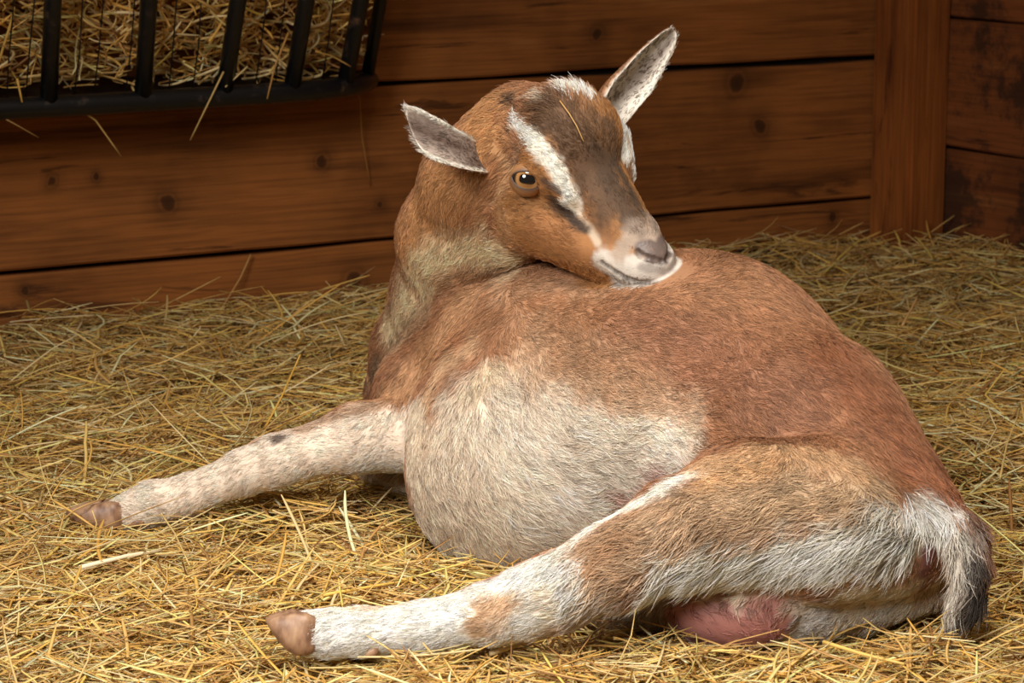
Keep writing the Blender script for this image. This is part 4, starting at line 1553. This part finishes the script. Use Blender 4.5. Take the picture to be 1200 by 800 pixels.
if STRAW:
    r = np.random.default_rng(21)
    # thick straw
    p = scatter(40000, r)
    p = p[(n_m2(p[:, :2]) + n_m3(p[:, :2] * 1.3) + r.normal(0, 0.7, len(p))) > -0.75]; n = len(p)
    dist = p[:, 1] / 3.0
    L = r.uniform(0.03, 0.11, n) * dist ** 0.6; L[r.random(n) < 0.10] *= 1.8
    L = np.minimum(L, 0.30)
    deep = r.random(n) ** 0.8
    pitch = r.normal(0, 0.15, n); up_ = r.random(n) < 0.05; pitch[up_] = r.uniform(0.2, 0.6, up_.sum())
    p[:, 2] = straw_z(p[:, 0], p[:, 1]) - 0.018 + 0.034 * deep + np.abs(np.sin(pitch)) * L * 0.42
    head_ = np.where(r.random(n) < 0.55, r.normal(0.15, 0.6, n), r.uniform(0, 3.14159, n))
    paths = stalk_paths(p, head_, pitch, L, np.where(r.random(n) < 0.6, 0.15, 0.6), 6, r)
    ok = clear_of_goat(paths) & off_walls(paths)
    paths, deep, dist = paths[ok], deep[ok], dist[ok]
    rad = r.uniform(0.0008, 0.0022, len(paths)) * dist ** 0.4
    bed = o = new_obj('straw_bedding', tubes('straw_bedding', paths, rad, tints(len(paths), r, 0.25)), None, m_straw)
    tag(o, 'loose golden straw covering the floor around the goat', 'straw', kind='stuff')
    # the boldest stalks lying on top
    p = scatter(2600, r); n = len(p)
    dist = p[:, 1] / 3.0
    L = r.uniform(0.06, 0.17, n) * dist ** 0.5
    pitch = np.abs(r.normal(0, 0.10, n)); up_ = r.random(n) < 0.03; pitch[up_] = r.uniform(0.25, 0.5, up_.sum())
    p[:, 2] = straw_z(p[:, 0], p[:, 1]) + 0.013 + np.sin(pitch) * L * 0.42
    paths = stalk_paths(p, r.uniform(0, 3.14159, n), pitch, L, np.where(r.random(n) < 0.6, 0.10, 0.4), 7, r)
    ok = clear_of_goat(paths) & off_walls(paths)
    paths = paths[ok]
    col_ = np.clip(tints(len(paths), r, 0.1) * r.uniform(0.9, 1.1, (len(paths), 1)), 0, 0.80)
    o = new_obj('broad_stalks', tubes('broad_stalks', paths, r.uniform(0.0013, 0.0026, len(paths)) * dist[ok] ** 0.4, col_, 5, 0.45), bed, m_straw)
    o['kind'] = 'stuff'
    # fine crumpled hay between it
    p = scatter(80000, r); n = len(p)
    dist = p[:, 1] / 3.0
    L = r.uniform(0.03, 0.10, n) * dist ** 0.5
    p[:, 2] = straw_z(p[:, 0], p[:, 1]) - 0.020 + 0.030 * r.random(n)
    paths = stalk_paths(p, r.normal(0.1, 0.9, n), r.normal(0, 0.24, n), L, r.uniform(0.3, 1.9, n), 7, r, 0.5)
    ok = clear_of_goat(paths) & off_walls(paths)
    paths, dist = paths[ok], dist[ok]
    col_ = tints(len(paths), r, 0.45) * np.array([0.92, 0.88, 0.80])
    hc_ = curve_stalks('hay_litter', paths, r.uniform(0.00045, 0.0010, len(paths)) * dist ** 0.4, col_)
    o = new_obj('hay_litter', hc_, None, m_straw)
    tag(o, 'fine crumpled hay mixed into the straw on the floor', 'hay', kind='stuff')
    # hay in the rack
    n = 5200
    s_ = r.uniform(S_LEFT + 0.35, s_end - 0.02, n); z_ = r.uniform(0, 1, n) ** 0.9 * 0.36
    omax = RO - 0.045 + LEAN * z_ - 0.10 * np.clip((s_ - (s_end - 0.12)) / 0.12, 0, 1)
    o_ = omax * (1 - r.random(n) ** 1.6 * 0.9)
    cen_ = W0 + WD * s_[:, None] + WN * o_[:, None]; cen_[:, 2] = zr0 + 0.018 + z_
    head_ = np.arctan2(WD[1], WD[0]) + r.normal(0, 0.6, n)
    paths = stalk_paths(cen_, head_, r.normal(0, 0.5, n), r.uniform(0.04, 0.15, n), r.uniform(0.4, 2.2, n), 9, r, 0.8)
    off_ = (paths - W0) @ WN
    zrel = paths[..., 2] - zr0
    ok = (off_ > 0.004).all(1) & (off_ < RO - 0.018 + LEAN * np.maximum(zrel, 0)).all(1) & (zrel > 0.012).all(1)
    paths = paths[ok]
    col_ = tints(len(paths), r, 0.3) * 1.25
    hc_ = curve_stalks('rack_hay', paths, r.uniform(0.0008, 0.0023, len(paths)), col_)
    o = new_obj('rack_hay', hc_, None, m_straw)
    tag(o, 'tangled pale hay filling the black rack', 'hay', kind='stuff')


def make_stalk(pts, rad, col, label, group=None):
    pts = [np.asarray(p, float) for p in pts]
    base = np.mean(pts, 0)
    fine = []
    for a_, b_ in zip(pts, pts[1:]):
        fine += [a_ * (1 - t) + b_ * t - base for t in (0, 0.33, 0.66)]
    fine.append(pts[-1] - base)
    me_ = tube_mesh('straw_stalk', fine, np.linspace(rad, rad * 0.65, len(fine)), 7)
    ca_ = me_.color_attributes.new('straw_tint', 'FLOAT_COLOR', 'POINT')
    ca_.data.foreach_set('color', np.tile(np.r_[lin(col), 1], (len(me_.vertices), 1)).astype(np.float32).ravel())
    o = new_obj('straw_stalk', me_, None, m_straw)
    o.location = base
    return tag(o, label, 'straw', group)


def stalk(px_pts, offs, rad, col, label):
    """one straw seen against the wall: pixels with their distance off the back wall"""
    pts = [wall_hit(x, y, o)[2] for (x, y), o in zip(px_pts, offs)]
    return make_stalk(pts, rad, col, label, 'loose stalks hanging from the rack and leaning on the walls')


R_ = RO + 0.0
stalk([(101, 133), (112, 141), (142, 183)], (R_, R_ - 0.01, R_ - 0.03), 0.0019, (226, 190, 116), 'pale straw stalk hanging below the rack rail, second from the left edge')
stalk([(6, 139), (24, 149), (45, 161)], (R_ + 0.005, R_, R_ - 0.02), 0.0014, (190, 150, 92), 'short faint straw stalk under the rack rail at the left edge of the photo')
stalk([(262, 84), (242, 125), (223, 164)], (R_ + 0.02, R_ + 0.02, R_ - 0.01), 0.0017, (220, 186, 116), 'longest pale straw stalk slanting down across the middle of the rack rail')
stalk([(20, 92), (26, 120)], (R_ + 0.016, R_ + 0.02), 0.0022, (222, 176, 84), 'golden straw stalk poking over the rack rail left of the first full bar')
stalk([(338, 38), (322, 78), (313, 116)], (R_ + 0.02, R_ + 0.02, R_ + 0.018), 0.0019, (196, 146, 76), 'orange brown straw stalk crossing the rack rail beside the fourth full bar')
stalk([(290, 78), (264, 102)], (R_ + 0.02, R_ + 0.018), 0.0017, (232, 204, 140), 'short bright straw stalk resting on the rack rail right of the third full bar')
stalk([(421, 100), (424, 160), (434, 218)], (0.055, 0.02, 0.008), 0.0012, (170, 122, 62), 'thin brown stalk hanging from the right end of the rack against the planks')
stalk([(370, 60), (390, 66), (411, 78)], (R_ + 0.02, R_ + 0.01, R_ + 0.012), 0.0016, (206, 160, 86), 'straw stalk lying across the last bars of the rack')
stalk([(294, 298), (282, 325), (262, 358), (248, 388)], (0.012, 0.02, 0.035, 0.045), 0.0019, (186, 140, 80), 'long bent straw stalk leaning on the lowest plank left of the goat')
stalk([(91, 363), (120, 380), (150, 392)], (0.04, 0.06, 0.09), 0.0017, (214, 172, 100), 'pale straw stalk lying against the foot of the back wall')


G2 = 'single stalks that stand out on the bedding'
tr_ = lambda *q: trace(*q, push=-0.004)
make_stalk([tr_(656, 118), tr_(667, 133), tr_(676, 148), tr_(684, 166)], 0.0009, (196, 152, 92), 'thin hay stalk lying in the hair on top of the goat\'s head')
make_stalk([P(62, 586, 2.99), P(85, 600, 2.975), P(108, 616, 2.97), P(128, 627, 2.985)], 0.0016, (222, 178, 96), 'golden stalk lying across the goat\'s front hoof', G2)
make_stalk([P(70, 612, 2.985), P(88, 597, 2.972), P(104, 590, 2.98), P(128, 582, 3.03)], 0.0012, (206, 166, 100), 'thin bent stalk over the tip of the front hoof', G2)
make_stalk([P(108, 598, 2.968), P(113, 612, 2.966), P(112, 625, 2.968)], 0.0009, (226, 196, 130), 'short curled stalk upright against the front hoof', G2)


def flat_stalk(px_pts, zs, rad, col, label):
    make_stalk([on_z(x, y, z) for (x, y), z in zip(px_pts, zs)], rad, col, label, G2)


flat_stalk([(93, 665), (150, 651), (188, 645)], (0.022, 0.026, 0.02), 0.0030, (250, 236, 200), 'broadest white stalk in the foreground below the front hoof')
flat_stalk([(0, 696), (70, 703), (135, 712)], (0.024, 0.022, 0.018), 0.0026, (246, 226, 184), 'long white stalk entering from the left edge of the foreground')
flat_stalk([(574, 766), (620, 752), (664, 740)], (0.02, 0.026, 0.026), 0.0024, (240, 214, 156), 'pale broad stalk touching the underside of the hind leg near the hock')
flat_stalk([(178, 586), (205, 625), (222, 662)], (0.03, 0.022, 0.018), 0.0012, (226, 196, 126), 'slim pale stalk lying below the front cannon bone')
flat_stalk([(378, 697), (430, 688), (478, 680)], (0.022, 0.024, 0.02), 0.0020, (232, 192, 96), 'yellow stalk just above the hind cannon')
flat_stalk([(310, 502), (330, 465), (352, 415)], (0.02, 0.06, 0.12), 0.0017, (216, 168, 70), 'golden stalk standing up behind the front knee')
flat_stalk([(246, 385), (258, 412), (270, 440)], (0.045, 0.035, 0.02), 0.0016, (206, 150, 66), 'orange stalk in the bedding before the lowest plank')
flat_stalk([(1057, 382), (1068, 362), (1076, 346)], (0.05, 0.07, 0.085), 0.0024, (214, 168, 106), 'pale stalk sticking up from the bank before the corner post')
flat_stalk([(1172, 560), (1180, 520), (1196, 478)], (0.02, 0.04, 0.06), 0.0015, (222, 190, 120), 'tall pale stalk at the right edge beside the rump')
flat_stalk([(965, 752), (1010, 766), (1060, 778)], (0.022, 0.022, 0.02), 0.0022, (232, 196, 110), 'thick yellow stalk in front of the udder')
